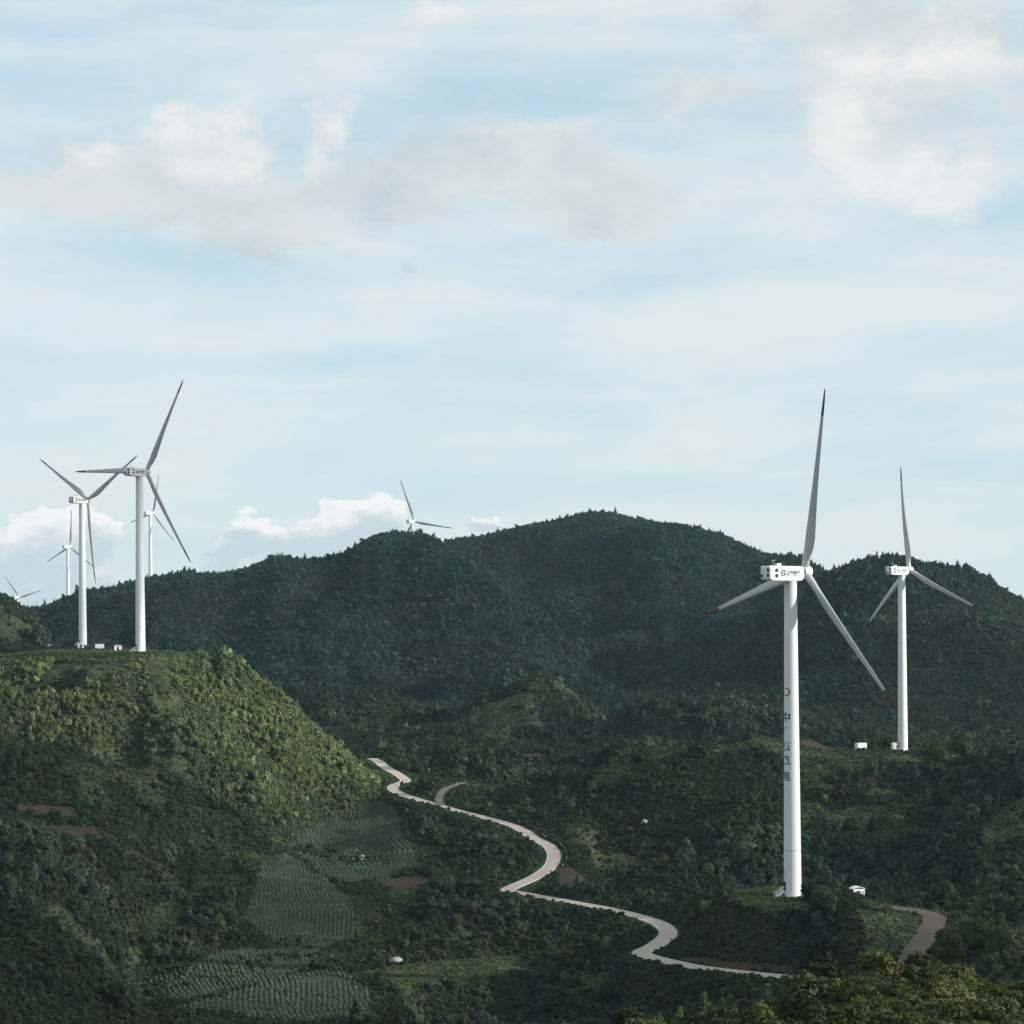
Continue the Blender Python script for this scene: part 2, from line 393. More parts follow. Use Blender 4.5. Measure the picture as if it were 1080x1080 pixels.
def make_heights():
    A, Rg = np.meshgrid(AZ, RR, indexing='ij')
    X, Y = Rg * np.sin(A), Rg * np.cos(A)
    ca = np.clip(np.cos(AZ), 0.35, 1)
    uu = 540 + FPX * np.tan(np.clip(AZ, -0.62, 0.55))
    uu = np.clip(uu, -690, 1690)
    keys = sorted(SECT)
    rk = RR[(RR > 0)]
    rows = []
    for kx in keys:
        pts = SECT[kx]
        fr = np.interp(kx, FORE_U, FORE_ROW)
        c = math.cos(math.atan((kx - 540) / FPX))
        rr = [1, 60, 130, 200, 290, 400] + [p[0] / c for p in pts]

        def zz(row, dist):
            return -((row - HROW) + ROLL * (kx - 540)) / FPX * dist
        first = zz(pts[0][1], pts[0][0])
        zf = zz(fr, 200)
        zs = [-7, -13, zf + 9, zf, min(zf - 26, first * 0.82), first * 0.97] + [zz(p[1], p[0]) for p in pts]
        rows.append(pchip(rr, zs, rk))
    Z = pchip(keys, np.array(rows), uu)
    # far ridges
    Yr = Rg * ca[:, None]
    rho = ROLL * (uu - 540)

    def ridge(tr, rc, wid, zb):
        zc = (-(crest(tr, uu) - HROW + rho) / FPX * rc)[:, None]
        t = (rc[:, None] - Yr) / wid
        up = zb + (zc - zb) * (1 - smooth(np.clip(t, 0, 1) ** 1.15) * 0.55 - 0.45 * np.clip(t, 0, 1))
        dn = zc - 0.00055 * np.clip(-t * wid, 0, None) ** 2 / (1 + np.clip(-t * wid, 0, None) / 300)
        return np.where(t > 0, up, dn), t * wid
    rcA = np.interp(uu, [-900, 300, 640, 800, 900, 1700], [2600, 2600, 2650, 2500, 2350, 2300])
    rcB = np.interp(uu, [-900, 0, 200, 430, 560, 1700], [2200, 2220, 2240, 2230, 2080, 1950])
    rcC = np.interp(uu, [-900, 800, 950, 1080, 1700], [1900, 1950, 1900, 1850, 1800])
    za, ta = ridge(RIDGE_A, rcA, 640, -80)
    zb, tb = ridge(RIDGE_B, rcB, 560, -80)
    zc, tcc = ridge(RIDGE_C, rcC, 360, -72)
    gul = fbm(X, Y, 260, 4, 5, ridged=True)
    gul2 = fbm(X, Y, 75, 3, 9, ridged=True)

    def rough(z, t, a):
        w = smooth(t / 170)
        return z + w * (gul * a + gul2 * a * 0.28 - a * 0.3)
    far = np.maximum(np.maximum(rough(za, ta, 34), rough(zb, tb, 30)), rough(zc, tcc, 16))
    far = far + fbm(X, Y, 60, 3, 31) * 2.0
    w = smooth((Yr - 1480) / 90)
    back = smooth((Yr - 2900) / 3500)
    far = far * (1 - back) + back * (-420 + 60 * fbm(X, Y, 2600, 4, 77))
    # detail on the near land
    n1 = fbm(X, Y, 85, 4, 3, ridged=True) * 9.0 + fbm(X, Y, 26, 3, 8) * 2.4 + fbm(X, Y, 9, 2, 15) * 0.45
    n1 = n1 + np.minimum(fbm(X, Y, 85, 3, 23, ridged=True) * 16.0, 2.0) * smooth((Yr - 880) / 60) * smooth((1046 - Yr) / 35) * smooth((uu[:, None] < 420) * 1.0)
    amp = smooth((Rg - 240) / 200) * 0.6 + 0.12
    steep = np.abs(np.gradient(Z, axis=1) / np.gradient(RR)[None, :])
    amp = amp * (0.45 + 1.5 * smooth(steep / 0.22))
    rbox = (Yr > 440) & (Yr < 1260) & (np.abs(X) < 260)
    droad, _ = seg_dist(X[rbox], Y[rbox], ROAD[::4])
    calm = np.ones_like(Z)
    calm[rbox] = 0.22 + 0.78 * smooth((droad - 8) / 55)
    amp = amp * calm
    plateau = smooth((Yr - 1015) / 30) * smooth((1420 - Yr) / 60) * (uu[:, None] < 230)
    amp = amp * (1 - 0.93 * plateau)
    flatpad = np.zeros_like(Z)
    near = (Z + n1 * amp)
    Z = near * (1 - w) + np.maximum(far, near * (1 - w) + w * -90) * w
    Z = np.where(w > 0, Z, near)
    # levelled turbine pads
    for b, r0, r1 in PADS:
        d = np.hypot(X - b.x, Y - b.y)
        f = 1 - smooth((d - r0) / r1)
        Z = Z * (1 - f) + (b.z - 0.05) * f
    # cuttings and banks of the roads
    box = (Yr > 470) & (Yr < 1200) & (np.abs(X) < 190)
    dr = np.full(Z.shape, 1e9)
    dtr = np.full(Z.shape, 1e9)
    for line, hw, bl in ((SIDEROAD, 2.2, 9), (TRACK, 3.0, 10), (ROAD, 4.4, 15)):
        d, zl = seg_dist(X[box], Y[box], line)
        f = 1 - smooth((d - hw) / bl)
        Z[box] = Z[box] * (1 - f) + (zl - 0.12) * f
        if line is ROAD:
            dr[box] = d
        else:
            dtr[box] = np.minimum(dtr[box], d)
    # keep the bank on the view point's side from rising in front of the road
    return X, Y, Z, dr, dtr


X, Y, Z, DROAD, DTRACK = make_heights()
PX, PY = project(X, np.where(Y > 3, Y, 3), Z)
SL = Z / RR[None, :]
RUN = np.maximum.accumulate(SL, axis=1)
RUNP = np.concatenate([np.full((NA, 1), -9.0), RUN[:, :-1]], axis=1)
zu, zr = np.gradient(Z, axis=0), np.gradient(Z, axis=1) / np.gradient(RR)[None, :]
SLOPE = np.hypot(zr, zu / (np.gradient(AZ)[:, None] * RR[None, :] + 1e-6))


def grid_index(x, y):
    r = np.hypot(x, y)
    a = np.arctan2(x, y)
    ia = np.clip(np.interp(a, AZ, np.arange(NA)), 0, NA - 1.001)
    ir = np.clip(np.interp(r, RR, np.arange(NR)), 0, NR - 1.001)
    return ia, ir


def look(G, x, y):
    ia, ir = grid_index(x, y)
    i, j = ia.astype(int), ir.astype(int)
    fa, fr = ia - i, ir - j
    return (G[i, j] * (1 - fa) + G[i + 1, j] * fa) * (1 - fr) + (G[i, j + 1] * (1 - fa) + G[i + 1, j + 1] * fa) * fr


def ground(x, y):
    return float(look(Z, np.array([x]), np.array([y]))[0])


def hit(px, py, rmin=300.0):
    """where the sight line of a picture point meets the land"""
    dx, dy = ideal(px, py)
    ds = np.arange(rmin, 3200, 1.5)
    zs = look(Z, dx / FPX * ds, ds)
    below = np.nonzero(-dy / FPX * ds <= zs)[0]
    d = ds[below[0]] if len(below) else 2500.0
    return Vector((dx / FPX * d, d, float(look(Z, np.array([dx / FPX * d]), np.array([d]))[0])))


def inpoly(px, py, poly):
    res = np.zeros(px.shape, bool)
    n = len(poly)
    for i in range(n):
        x0, y0 = poly[i]
        x1, y1 = poly[(i + 1) % n]
        c = ((y0 > py) != (y1 > py)) & (px < (x1 - x0) * (py - y0) / (y1 - y0 + 1e-12) + x0)
        res ^= c
    return res


CROPS = [  # outline in the picture, direction of the rows (degrees), (near, far)
    ([(297, 893), (326, 874), (372, 855), (400, 845), (414, 850), (430, 888), (440, 912), (402, 931), (352, 931), (326, 910)], 95, (700, 1060)),
    ([(276, 912), (300, 900), (322, 912), (354, 933), (370, 956), (378, 988), (345, 1003), (290, 994), (258, 970)], 101, (600, 920)),
    ([(190, 1062), (300, 1030), (362, 1022), (388, 1046), (404, 1078), (300, 1078)], 98, (480, 780)),
    ([(148, 1040), (212, 1014), (264, 998), (342, 1003), (338, 1020), (235, 1046), (185, 1056)], 106, (500, 820)),
]
FLOOR = [(238, 893), (330, 862), (420, 838), (455, 930), (440, 965), (392, 1012), (412, 1085), (140, 1085), (150, 1022), (255, 990), (246, 962), (275, 932)]
GRASS = [([(243, 897), (287, 903), (330, 925), (352, 934), (330, 930), (290, 918)], 700, 1050),
         ([(128, 1008), (152, 988), (158, 962), (172, 948), (198, 958), (182, 986), (162, 1006), (150, 1016)], 500, 900),
         ([(375, 1026), (450, 1014), (548, 1008), (542, 1036), (430, 1047)], 480, 760), ([(405, 942), (425, 934), (452, 940), (445, 954), (420, 955)], 600, 950),
         ([(578, 1042), (610, 1026), (642, 1026), (632, 1047)], 480, 760), ([(365, 1012), (398, 992), (436, 968), (446, 972), (402, 1006)], 500, 900),
         
         ([(546, 940), (560, 930), (574, 926), (572, 936), (556, 944)], 600, 900), ([(545, 806), (590, 806), (672, 815), (690, 821), (640, 823), (560, 814)], 880, 1250),
         ([(742, 792), (800, 778), (870, 777), (905, 795), (890, 802), (830, 796)], 960, 1300),
         ([(843, 806), (905, 803), (958, 803), (930, 815), (872, 826), (856, 866), (843, 876)], 800, 1075), ([(880, 796), (1010, 797), (1010, 803), (880, 803)], 1020, 1120),
         ([(768, 938), (800, 931), (850, 931), (850, 962), (800, 960), (775, 950)], 555, 660), ([(915, 962), (965, 965), (975, 975), (950, 1012), (915, 1010)], 490, 600),
         ([(905, 947), (925, 950), (998, 958), (1004, 968), (970, 966), (920, 958)], 550, 660), ([(0, 690), (200, 686), (200, 693), (0, 696)], 1030, 1330),
         ([(360, 985), (385, 968), (385, 985), (372, 1000)], 600, 900), ([(395, 858), (440, 862), (438, 880), (415, 872)], 800, 1080)]
BARE = [([(16, 738), (60, 699), (150, 697), (120, 712), (70, 736)], 930, 1075), ([(152, 697), (186, 698), (180, 715), (197, 742), (186, 766), (163, 733)], 930, 1075)]
DIRT = [([(0, 843), (28, 849), (75, 850), (84, 860), (40, 863), (0, 857)], 680, 900), ([(28, 872), (100, 871), (108, 885), (52, 886)], 640, 860),
        ([(588, 918), (604, 914), (622, 934), (612, 944), (590, 942)], 650, 900), ([(402, 926), (450, 924), (462, 932), (420, 938), (400, 934)], 700, 980),
        ([(540, 795), (575, 793), (596, 800), (570, 804), (545, 803)], 1080, 1280), ([(720, 1008), (775, 1014), (840, 1020), (838, 1028), (770, 1022), (722, 1015)], 480, 600),
        ([(812, 783), (858, 782), (880, 790), (860, 790), (830, 787)], 1000, 1300)]


def clearing(x, y):
    """open grassy gaps between the thickets"""
    c = fbm(x, y, 52, 3, 310) + 0.5 * fbm(x, y, 19, 3, 320)
    return (c > 0.22) & (y > 430) & (y < 1470)


def bare_ground(px, py, r):
    res = np.zeros(px.shape, bool)
    for poly, r0, r1 in BARE:
        res |= inpoly(px, py, poly) & (r > r0) & (r < r1)
    return res


def masks(x, y, px, py, r):
    # ragged natural borders
    px = px + 7.0 * fbm(x, y, 11, 3, 210) * np.clip(700 / np.maximum(r, 300), 0.4, 1.4)
    py = py + 3.0 * fbm(x, y, 13, 3, 220)
    crop = np.zeros(x.shape, int)
    for i, (poly, ang, (r0, r1)) in enumerate(CROPS):
        crop[inpoly(px, py, poly) & (r > r0) & (r < r1)] = i + 1
    grass = np.zeros(x.shape, bool)
    dirt = np.zeros(x.shape, bool)
    for poly, r0, r1 in GRASS:
        grass |= inpoly(px, py, poly) & (r > r0) & (r < r1)
    for poly, r0, r1 in DIRT:
        dirt |= inpoly(px, py, poly) & (r > r0) & (r < r1)
    return crop, grass, dirt


# ------------------------------------------------------------------ materials
def new_mat(name):
    m = bpy.data.materials.new(name)
    m.use_nodes = True
    k = NT(m.node_tree)
    return m, k, k.n['Principled BSDF']


def simple(name, col, rough=0.5, noise=0.0, scale=2.0, metal=0.0, spec=0.5):
    m, k, b = new_mat(name)
    b.inputs['Roughness'].default_value = rough
    b.inputs['Metallic'].default_value = metal
    b.inputs['Specular IOR Level'].default_value = spec
    if noise:
        tc = k.new('ShaderNodeTexCoord')
        n = k.noise(tc.outputs['Object'], scale, 5, 0.6)
        c = k.mix(n, tuple(v * (1 - noise) for v in col), tuple(min(1, v * (1 + noise)) for v in col))
        k.l.new(c, b.inputs['Base Color'])
    else:
        b.inputs['Base Color'].default_value = (*col, 1)
    return m


M_WHITE = simple('turbine_paint', (0.74, 0.75, 0.75), 0.42, 0.04, 0.35)
M_BLADE = simple('blade_paint', (0.48, 0.49, 0.495), 0.40, 0.05, 0.3)
M_RED = simple('red_paint', (0.13, 0.010, 0.017), 0.45)
M_DARK = simple('dark_vent', (0.012, 0.014, 0.016), 0.7)
M_TEAL = simple('teal_lettering', (0.006, 0.075, 0.125), 0.5)
M_LOGO = simple('logo_red', (0.42, 0.02, 0.03), 0.5)
M_GREYMETAL = simple('galvanised_steel', (0.40, 0.41, 0.42), 0.45, 0.1, 3.0, 0.6)
M_KIOSK = simple('kiosk_paint', (0.78, 0.79, 0.79), 0.5, 0.06, 1.5)
M_CONC = simple('concrete', (0.34, 0.33, 0.31), 0.9, 0.2, 1.2)
M_ROCK = simple('pale_rock', (0.36, 0.35, 0.32), 0.9, 0.35, 0.9)
M_CLIFF = simple('cliff_rock', (0.050, 0.054, 0.050), 0.95, 0.4, 0.15)
M_BARK = simple('bark', (0.07, 0.05, 0.035), 0.9, 0.3, 6.0)


def terrain_material():
    m, k, b = new_mat('hill_ground')
    tc = k.new('ShaderNodeTexCoord')
    P = tc.outputs['Object']
    at_ = k.new('ShaderNodeAttribute', attribute_name='cover')
    sp = k.new('ShaderNodeSeparateColor')
    k.l.new(at_.outputs['Color'], sp.inputs[0])
    n1 = k.noise(P, 0.035, 6, 0.6)
    n2 = k.noise(P, 0.6, 5, 0.65)
    scrub = k.mix(n2, (0.018, 0.026, 0.015), (0.036, 0.046, 0.026))  # shade under the plants is put into this dark ground colour
    g = k.mix(n2, (0.045, 0.066, 0.030), (0.082, 0.104, 0.048))
    g = k.mix(k.sstep(n1, 0.4, 0.7), g, (0.066, 0.074, 0.038))
    e = k.mix(n2, (0.044, 0.031, 0.021), (0.080, 0.057, 0.038))
    cr_ = k.mix(n2, (0.032, 0.044, 0.030), (0.052, 0.066, 0.044))
    wob = k.m('MULTIPLY_ADD', k.m('SUBTRACT', k.noise(P, 0.25, 5, 0.65), 0.5), 0.9, 0.5)
    c = k.mix(k.sstep(k.m('ADD', sp.outputs[0], k.m('SUBTRACT', wob, 0.5)), 0.35, 0.65), scrub, g)
    c = k.mix(k.sstep(k.m('ADD', sp.outputs[1], k.m('SUBTRACT', wob, 0.5)), 0.35, 0.65), c, e)
    c = k.mix(sp.outputs[2], c, cr_)
    k.l.new(c, b.inputs['Base Color'])
    b.inputs['Roughness'].default_value = 0.95
    b.inputs['Specular IOR Level'].default_value = 0.1
    bp = k.new('ShaderNodeBump')
    bp.inputs['Strength'].default_value = 0.7
    bp.inputs['Distance'].default_value = 0.8
    k.l.new(k.noise(P, 1.1, 6, 0.7), bp.inputs['Height'])
    k.l.new(bp.outputs[0], b.inputs['Normal'])
    return m


def foliage_material(name, attr=True, base=(0.05, 0.075, 0.03), var=0.45):
    m, k, b = new_mat(name)
    k.n.remove(b)
    out = k.n['Material Output']
    tc = k.new('ShaderNodeTexCoord')
    if attr:
        a = k.new('ShaderNodeAttribute', attribute_type='INSTANCER', attribute_name='tint')
        col = a.outputs['Color']
    else:
        oi = k.new('ShaderNodeObjectInfo')
        col = k.mix(oi.outputs['Random'], tuple(v * 0.8 for v in base), tuple(v * 1.2 for v in base))
    n = k.noise(tc.outputs['Object'], 5.0, 3, 0.6)
    f = k.m('MULTIPLY_ADD', k.m('SUBTRACT', n, 0.5), 2 * var, 1.0)
    cc = k.new('ShaderNodeCombineColor')
    for i in range(3):
        k.l.new(f, cc.inputs[i])
    col = k.mix(1.0, col, cc.outputs[0], 'MULTIPLY')
    df = k.new('ShaderNodeBsdfDiffuse')
    k.l.new(col, df.inputs[0])
    tr = k.new('ShaderNodeBsdfTranslucent')
    k.l.new(k.mix(1.0, col, (1.25, 1.30, 0.6), 'MULTIPLY'), tr.inputs[0])
    mx = k.new('ShaderNodeMixShader')
    mx.inputs[0].default_value = 0.16
    k.l.new(df.outputs[0], mx.inputs[1])
    k.l.new(tr.outputs[0], mx.inputs[2])
    k.l.new(mx.outputs[0], out.inputs[0])
    return m


M_GROUND = terrain_material()
M_LEAF = foliage_material('foliage')


# ------------------------------------------------------------------ mesh helpers
def mesh_np(name, verts, quads=None, tris=None, mat=None, smooth_=False):
    me = bpy.data.meshes.new(name)
    verts = np.asarray(verts, np.float32)
    me.vertices.add(len(verts))
    me.vertices.foreach_set('co', verts.ravel())
    loops, starts, pos = [], [], 0
    if quads is not None and len(quads):
        q = np.asarray(quads, np.int32)
        loops.append(q.ravel())
        starts.append(pos + np.arange(len(q)) * 4)
        pos += q.size
    if tris is not None and len(tris):
        t = np.asarray(tris, np.int32)
        loops.append(t.ravel())
        starts.append(pos + np.arange(len(t)) * 3)
        pos += t.size
    loops = np.concatenate(loops).astype(np.int32)
    starts = np.concatenate(starts).astype(np.int32)
    me.loops.add(len(loops))
    me.loops.foreach_set('vertex_index', loops)
    me.polygons.add(len(starts))
    me.polygons.foreach_set('loop_start', starts)
    if smooth_:
        me.polygons.foreach_set('use_smooth', np.ones(len(starts), bool))
    if mat:
        me.materials.append(mat)
    me.update(calc_edges=True)
    return me


def add(name, me, parent=None, mat=None, loc=None):
    o = bpy.data.objects.new(name, me)
    COL.objects.link(o)
    if mat is not None and me is not None and not me.materials:
        me.materials.append(mat)
    if parent:
        o.parent = parent
    if loc is not None:
        o.location = loc
    return o


def tag(o, label, cat=None, group=None, kind=None):
    o['label'] = label
    if cat:
        o['category'] = cat
    if group:
        o['group'] = group
    if kind:
        o['kind'] = kind
    return o


def bm_mesh(name, bm, mat=None, smooth_=False):
    me = bpy.data.meshes.new(name)
    if smooth_:
        for f in bm.faces:
            f.smooth = True
    bm.to_mesh(me)
    bm.free()
    if mat:
        me.materials.append(mat)
    return me


def bm_box(bm, c, s, bevel=0.0):
    r = bmesh.ops.create_cube(bm, size=1.0)
    vs = r['verts']
    for v in vs:
        v.co = Vector((v.co.x * s[0] + c[0], v.co.y * s[1] + c[1], v.co.z * s[2] + c[2]))
    if bevel:
        es = list({e for v in vs for e in v.link_edges})
        bmesh.ops.bevel(bm, geom=es, offset=bevel, segments=2, affect='EDGES')


def bm_tube(bm, p0, p1, r, n=8):
    p0, p1 = Vector(p0), Vector(p1)
    d = p1 - p0
    q = d.to_track_quat('Z', 'Y')
    ra = [bm.verts.new(p0 + q @ Vector((r * math.cos(2 * math.pi * i / n), r * math.sin(2 * math.pi * i / n), 0))) for i in range(n)]
    rb = [bm.verts.new(p1 + q @ Vector((r * math.cos(2 * math.pi * i / n), r * math.sin(2 * math.pi * i / n), 0))) for i in range(n)]
    for i in range(n):
        bm.faces.new((ra[i], ra[(i + 1) % n], rb[(i + 1) % n], rb[i]))
    bm.faces.new(ra[::-1])
    bm.faces.new(rb)


# ------------------------------------------------------------------ the land
def build_terrain():
    crop, grass, dirt = masks(X, Y, PX, PY, RR[None, :] + 0 * X)
    vis = SL >= RUNP - 0.004
    cov = np.zeros((NA, NR, 4), np.float32)
    cov[..., 0] = np.maximum(grass | ((DROAD < 6.5) & (Y > 0)), 0.50 * clearing(X, Y))
    cov[..., 1] = dirt | (DTRACK < 3.2)
    cov[..., 2] = (crop > 0)
    cov[..., 3] = 1
    V = np.stack([X, Y, Z], -1).reshape(-1, 3)
    i, j = np.meshgrid(np.arange(NA - 1), np.arange(NR - 1), indexing='ij')
    q = np.stack([i * NR + j, (i + 1) * NR + j, (i + 1) * NR + j + 1, i * NR + j + 1], -1).reshape(-1, 4)
    j2 = np.arange(NR - 1)
    wrap = np.stack([(NA - 1) * NR + j2, j2, j2 + 1, (NA - 1) * NR + j2 + 1], -1)
    cen = len(V)
    V = np.vstack([V, [[0, 0, -7.0]]])
    tr = np.stack([np.full(NA, cen), np.r_[np.arange(1, NA), 0] * NR, np.arange(NA) * NR], -1)
    me = mesh_np('terrain', V, np.vstack([q, wrap]), tr, M_GROUND, True)
    ca = me.color_attributes.new('cover', 'FLOAT_COLOR', 'POINT')
    ca.data.foreach_set('color', np.vstack([cov.reshape(-1, 4), [[0, 0, 0, 1]]]).astype(np.float32).ravel())
    o = add('terrain', me)
    tag(o, 'green hills and valley ground under the scrub', None, None, 'structure')
    return o


build_terrain()


def ribbon(line, half, lift, n_across=5, crown=0.05, wob=0.0):
    P = np.array(line)
    t = np.gradient(P[:, :2], axis=0)
    t /= np.linalg.norm(t, axis=1)[:, None] + 1e-9
    nrm = np.stack([t[:, 1], -t[:, 0]], -1)
    V, Q = [], []
    for i in range(len(P)):
        for j in range(n_across):
            s = (j / (n_across - 1) * 2 - 1)
            wv = half * (1 + (wob * math.sin(i * 1.7 + j * 2.1) if wob else 0))
            V.append((P[i, 0] + nrm[i, 0] * s * wv, P[i, 1] + nrm[i, 1] * s * wv, P[i, 2] + lift + crown * (1 - s * s)))
    for i in range(len(P) - 1):
        for j in range(n_across - 1):
            a = i * n_across + j
            Q.append((a, a + 1, a + 1 + n_across, a + n_across))
    return V, Q


def road_mat(name, c0, c1, rough=0.85):
    m, k, b = new_mat(name)
    tc = k.new('ShaderNodeTexCoord')
    n = k.noise(tc.outputs['Object'], 0.12, 6, 0.65)
    n2 = k.noise(tc.outputs['Object'], 1.7, 4, 0.6)
    c = k.mix(k.m('MULTIPLY_ADD', n2, 0.4, k.m('MULTIPLY', n, 0.6)), c0, c1)
    k.l.new(c, b.inputs['Base Color'])
    b.inputs['Roughness'].default_value = rough
    return m


def build_road():
    half = 2.0
    V, Q = ribbon(ROAD, half, 0.10, 7, 0.06)
    road = add('road', mesh_np('road', V, Q, None, road_mat('road_concrete', (0.37, 0.285, 0.24), (0.52, 0.42, 0.365)), True))
    tag(road, 'pale concrete road winding down through the valley', None, None, 'structure')
    # pale edge strips with a real upstand
    P = ROAD
    t = np.gradient(P[:, :2], axis=0)
    t /= np.linalg.norm(t, axis=1)[:, None]
    nrm = np.stack([t[:, 1], -t[:, 0]], -1)
    em = road_mat('edge_concrete', (0.48, 0.45, 0.42), (0.60, 0.56, 0.52))
    for s in (-1, 1):
        L = P.copy()
        L[:, :2] += nrm * s * (half + 0.20)
        n = len(L)
        V, Q = [], []
        for i in range(n):
            for a, h in ((-0.22, -0.2), (-0.22, 0.14), (0.22, 0.14), (0.22, -0.4)):
                V.append((L[i, 0] + nrm[i, 0] * a * s, L[i, 1] + nrm[i, 1] * a * s, L[i, 2] + h))
        for i in range(n - 1):
            for j in range(3):
                a = i * 4 + j
                Q.append((a, a + 1, a + 5, a + 4))
        add('road_edge', mesh_np('road_edge', V, Q, None, em), road)
    V, Q = ribbon(SIDEROAD, 1.7, 0.06, 5, 0.04, 0.08)
    tag(add('side_road', mesh_np('side_road', V, Q, None, road_mat('side_gravel', (0.09, 0.082, 0.074), (0.15, 0.135, 0.12)), True)),
        'short gravel spur road branching off the valley road', None, None, 'structure')
    V, Q = ribbon(TRACK, 2.7, 0.05, 7, 0.05, 0.05)
    tag(add('dirt_track', mesh_np('dirt_track', V, Q, None, road_mat('red_earth', (0.048, 0.032, 0.022), (0.090, 0.062, 0.043), 0.95), True)),
        'reddish dirt track curving past the nearest turbine', None, None, 'structure')


build_road()


# ------------------------------------------------------------------ plants
def icosphere(sub):
    bm = bmesh.new()
    bmesh.ops.create_icosphere(bm, subdivisions=sub, radius=1.0)
    v = np.array([p.co[:] for p in bm.verts])
    f = np.array([[x.index for x in p.verts] for p in bm.faces])
    bm.free()
    return v, f


ICO = {s: icosphere(s) for s in (1, 2, 3)}


def leaf_cards(rng, pts, nrm, size, bend=0.35):
    """one folded leaf clump (two triangles) at each point"""
    n = len(pts)
    d = nrm + rng.normal(0, 0.75, (n, 3))
    d /= np.linalg.norm(d, axis=1)[:, None] + 1e-9
    a = np.cross(d, rng.normal(0, 1, (n, 3)))
    a /= np.linalg.norm(a, axis=1)[:, None] + 1e-9
    b = np.cross(d, a)
    s = (size * rng.uniform(0.6, 1.4, n))[:, None]
    v0 = pts - a * s * 0.5
    v1 = pts - b * s * 0.36 - d * s * bend * 0.5
    v2 = pts + a * s * 0.62
    v3 = pts + b * s * 0.36 - d * s * bend * 0.5
    V = np.stack([v0, v1, v2, v3], 1).reshape(-1, 3)
    base = np.arange(n)[:, None] * 4
    T = np.concatenate([base + np.array([[0, 1, 2]]), base + np.array([[0, 2, 3]])], 1).reshape(-1, 3)
    return V, T


def bush_mesh(name, seed, n_cards, leaf, lobes=7, tall=1.0, core=2, stem=0.0, inner=0.86):
    """rounded, lobed crown about one unit wide"""
    rng = np.random.default_rng(seed)
    VV, TT, off = [], [], 0
    L = [(np.array([0, 0, 0.42 * tall + stem]), np.array([0.36, 0.36, 0.40 * tall]))]
    for i in range(lobes):
        a = rng.uniform(0, 6.28)
        rr = rng.uniform(0.12, 0.36)
        h = rng.uniform(0.25, 0.85) * tall
        s = rng.uniform(0.14, 0.26)
        L.append((np.array([rr * math.cos(a), rr * math.sin(a), h + stem]), np.array([s, s, s * rng.uniform(0.8, 1.25)])))
    vol = np.array([l[1][0] * l[1][2] for l in L])
    cnt = np.maximum(4, (vol / vol.sum() * n_cards)).astype(int)
    for (c, s), m in zip(L, cnt):
        v, f = ICO[core]
        v = v * (1 + rng.normal(0, 0.10, (len(v), 1))) * s * inner + c
        VV.append(v)
        TT.append(f + off)
        off += len(v)
        d = rng.normal(0, 1, (m, 3))
        d[:, 2] = d[:, 2] * 0.9 + 0.25
        d /= np.linalg.norm(d, axis=1)[:, None]
        p = d * s * rng.uniform(inner - 0.02, 2.02 - inner, (m, 1)) + c
        v, t = leaf_cards(rng, p, d, leaf)
        VV.append(v)
        TT.append(t + off)
        off += len(v)
    return mesh_np(name, np.vstack(VV), None, np.vstack(TT), M_LEAF)


def pine_mesh(name, seed, n_cards, leaf, tiers=8, width=0.42, mat=None, base=0.06):
    """conifer, one unit tall: drooping whorls round a stem"""
    rng = np.random.default_rng(seed)
    VV, TT, off = [], [], 0
    n_core = 7
    for i in range(tiers):
        f = i / tiers
        z0 = base + (1 - base) * f
        r = width * (1 - f) ** 0.85 * rng.uniform(0.85, 1.1) + 0.02
        h = 1.75 / tiers * (1 - 0.4 * f)
        ang = np.linspace(0, 2 * math.pi, n_core, endpoint=False) + rng.uniform(0, 1)
        rad = r * rng.uniform(0.55, 0.95, n_core) * 0.8
        ring = np.stack([rad * np.cos(ang), rad * np.sin(ang), np.full(n_core, z0) + rng.normal(0, 0.012, n_core)], 1)
        VV.append(np.vstack([ring, [[0, 0, z0 + h * 0.9]], [[0, 0, z0 + 0.02]]]))
        t = [(a, (a + 1) % n_core, n_core) for a in range(n_core)] + [((a + 1) % n_core, a, n_core + 1) for a in range(n_core)]
        TT.append(np.array(t) + off)
        off += n_core + 2
        m = max(6, int(n_cards * (1 - f) ** 1.1 / (tiers * 0.5)))
        a = rng.uniform(0, 6.28, m)
        q = rng.uniform(0.35, 1.08, m)
        p = np.stack([r * q * np.cos(a), r * q * np.sin(a), z0 + h * 0.55 * (1 - q) + rng.normal(0, 0.012, m)], 1)
        d = np.stack([np.cos(a), np.sin(a), np.full(m, 0.7)], 1)
        v, tt = leaf_cards(rng, p, d, leaf * (1 - 0.35 * f))
        VV.append(v)
        TT.append(tt + off)
        off += len(v)
    # leading shoot
    VV.append(np.array([[0.012, 0, 0.9], [-0.006, 0.01, 0.9], [-0.006, -0.01, 0.9], [0, 0, 1.04]]))
    TT.append(np.array([[0, 1, 3], [1, 2, 3], [2, 0, 3]]) + off)
    return mesh_np(name, np.vstack(VV), None, np.vstack(TT), mat or M_LEAF)


def proto_collection(name, meshes):
    c = bpy.data.collections.new(name)
    for i, me in enumerate(meshes):
        o = bpy.data.objects.new('%s_%02d' % (name, i), me)
        c.objects.link(o)
    return c


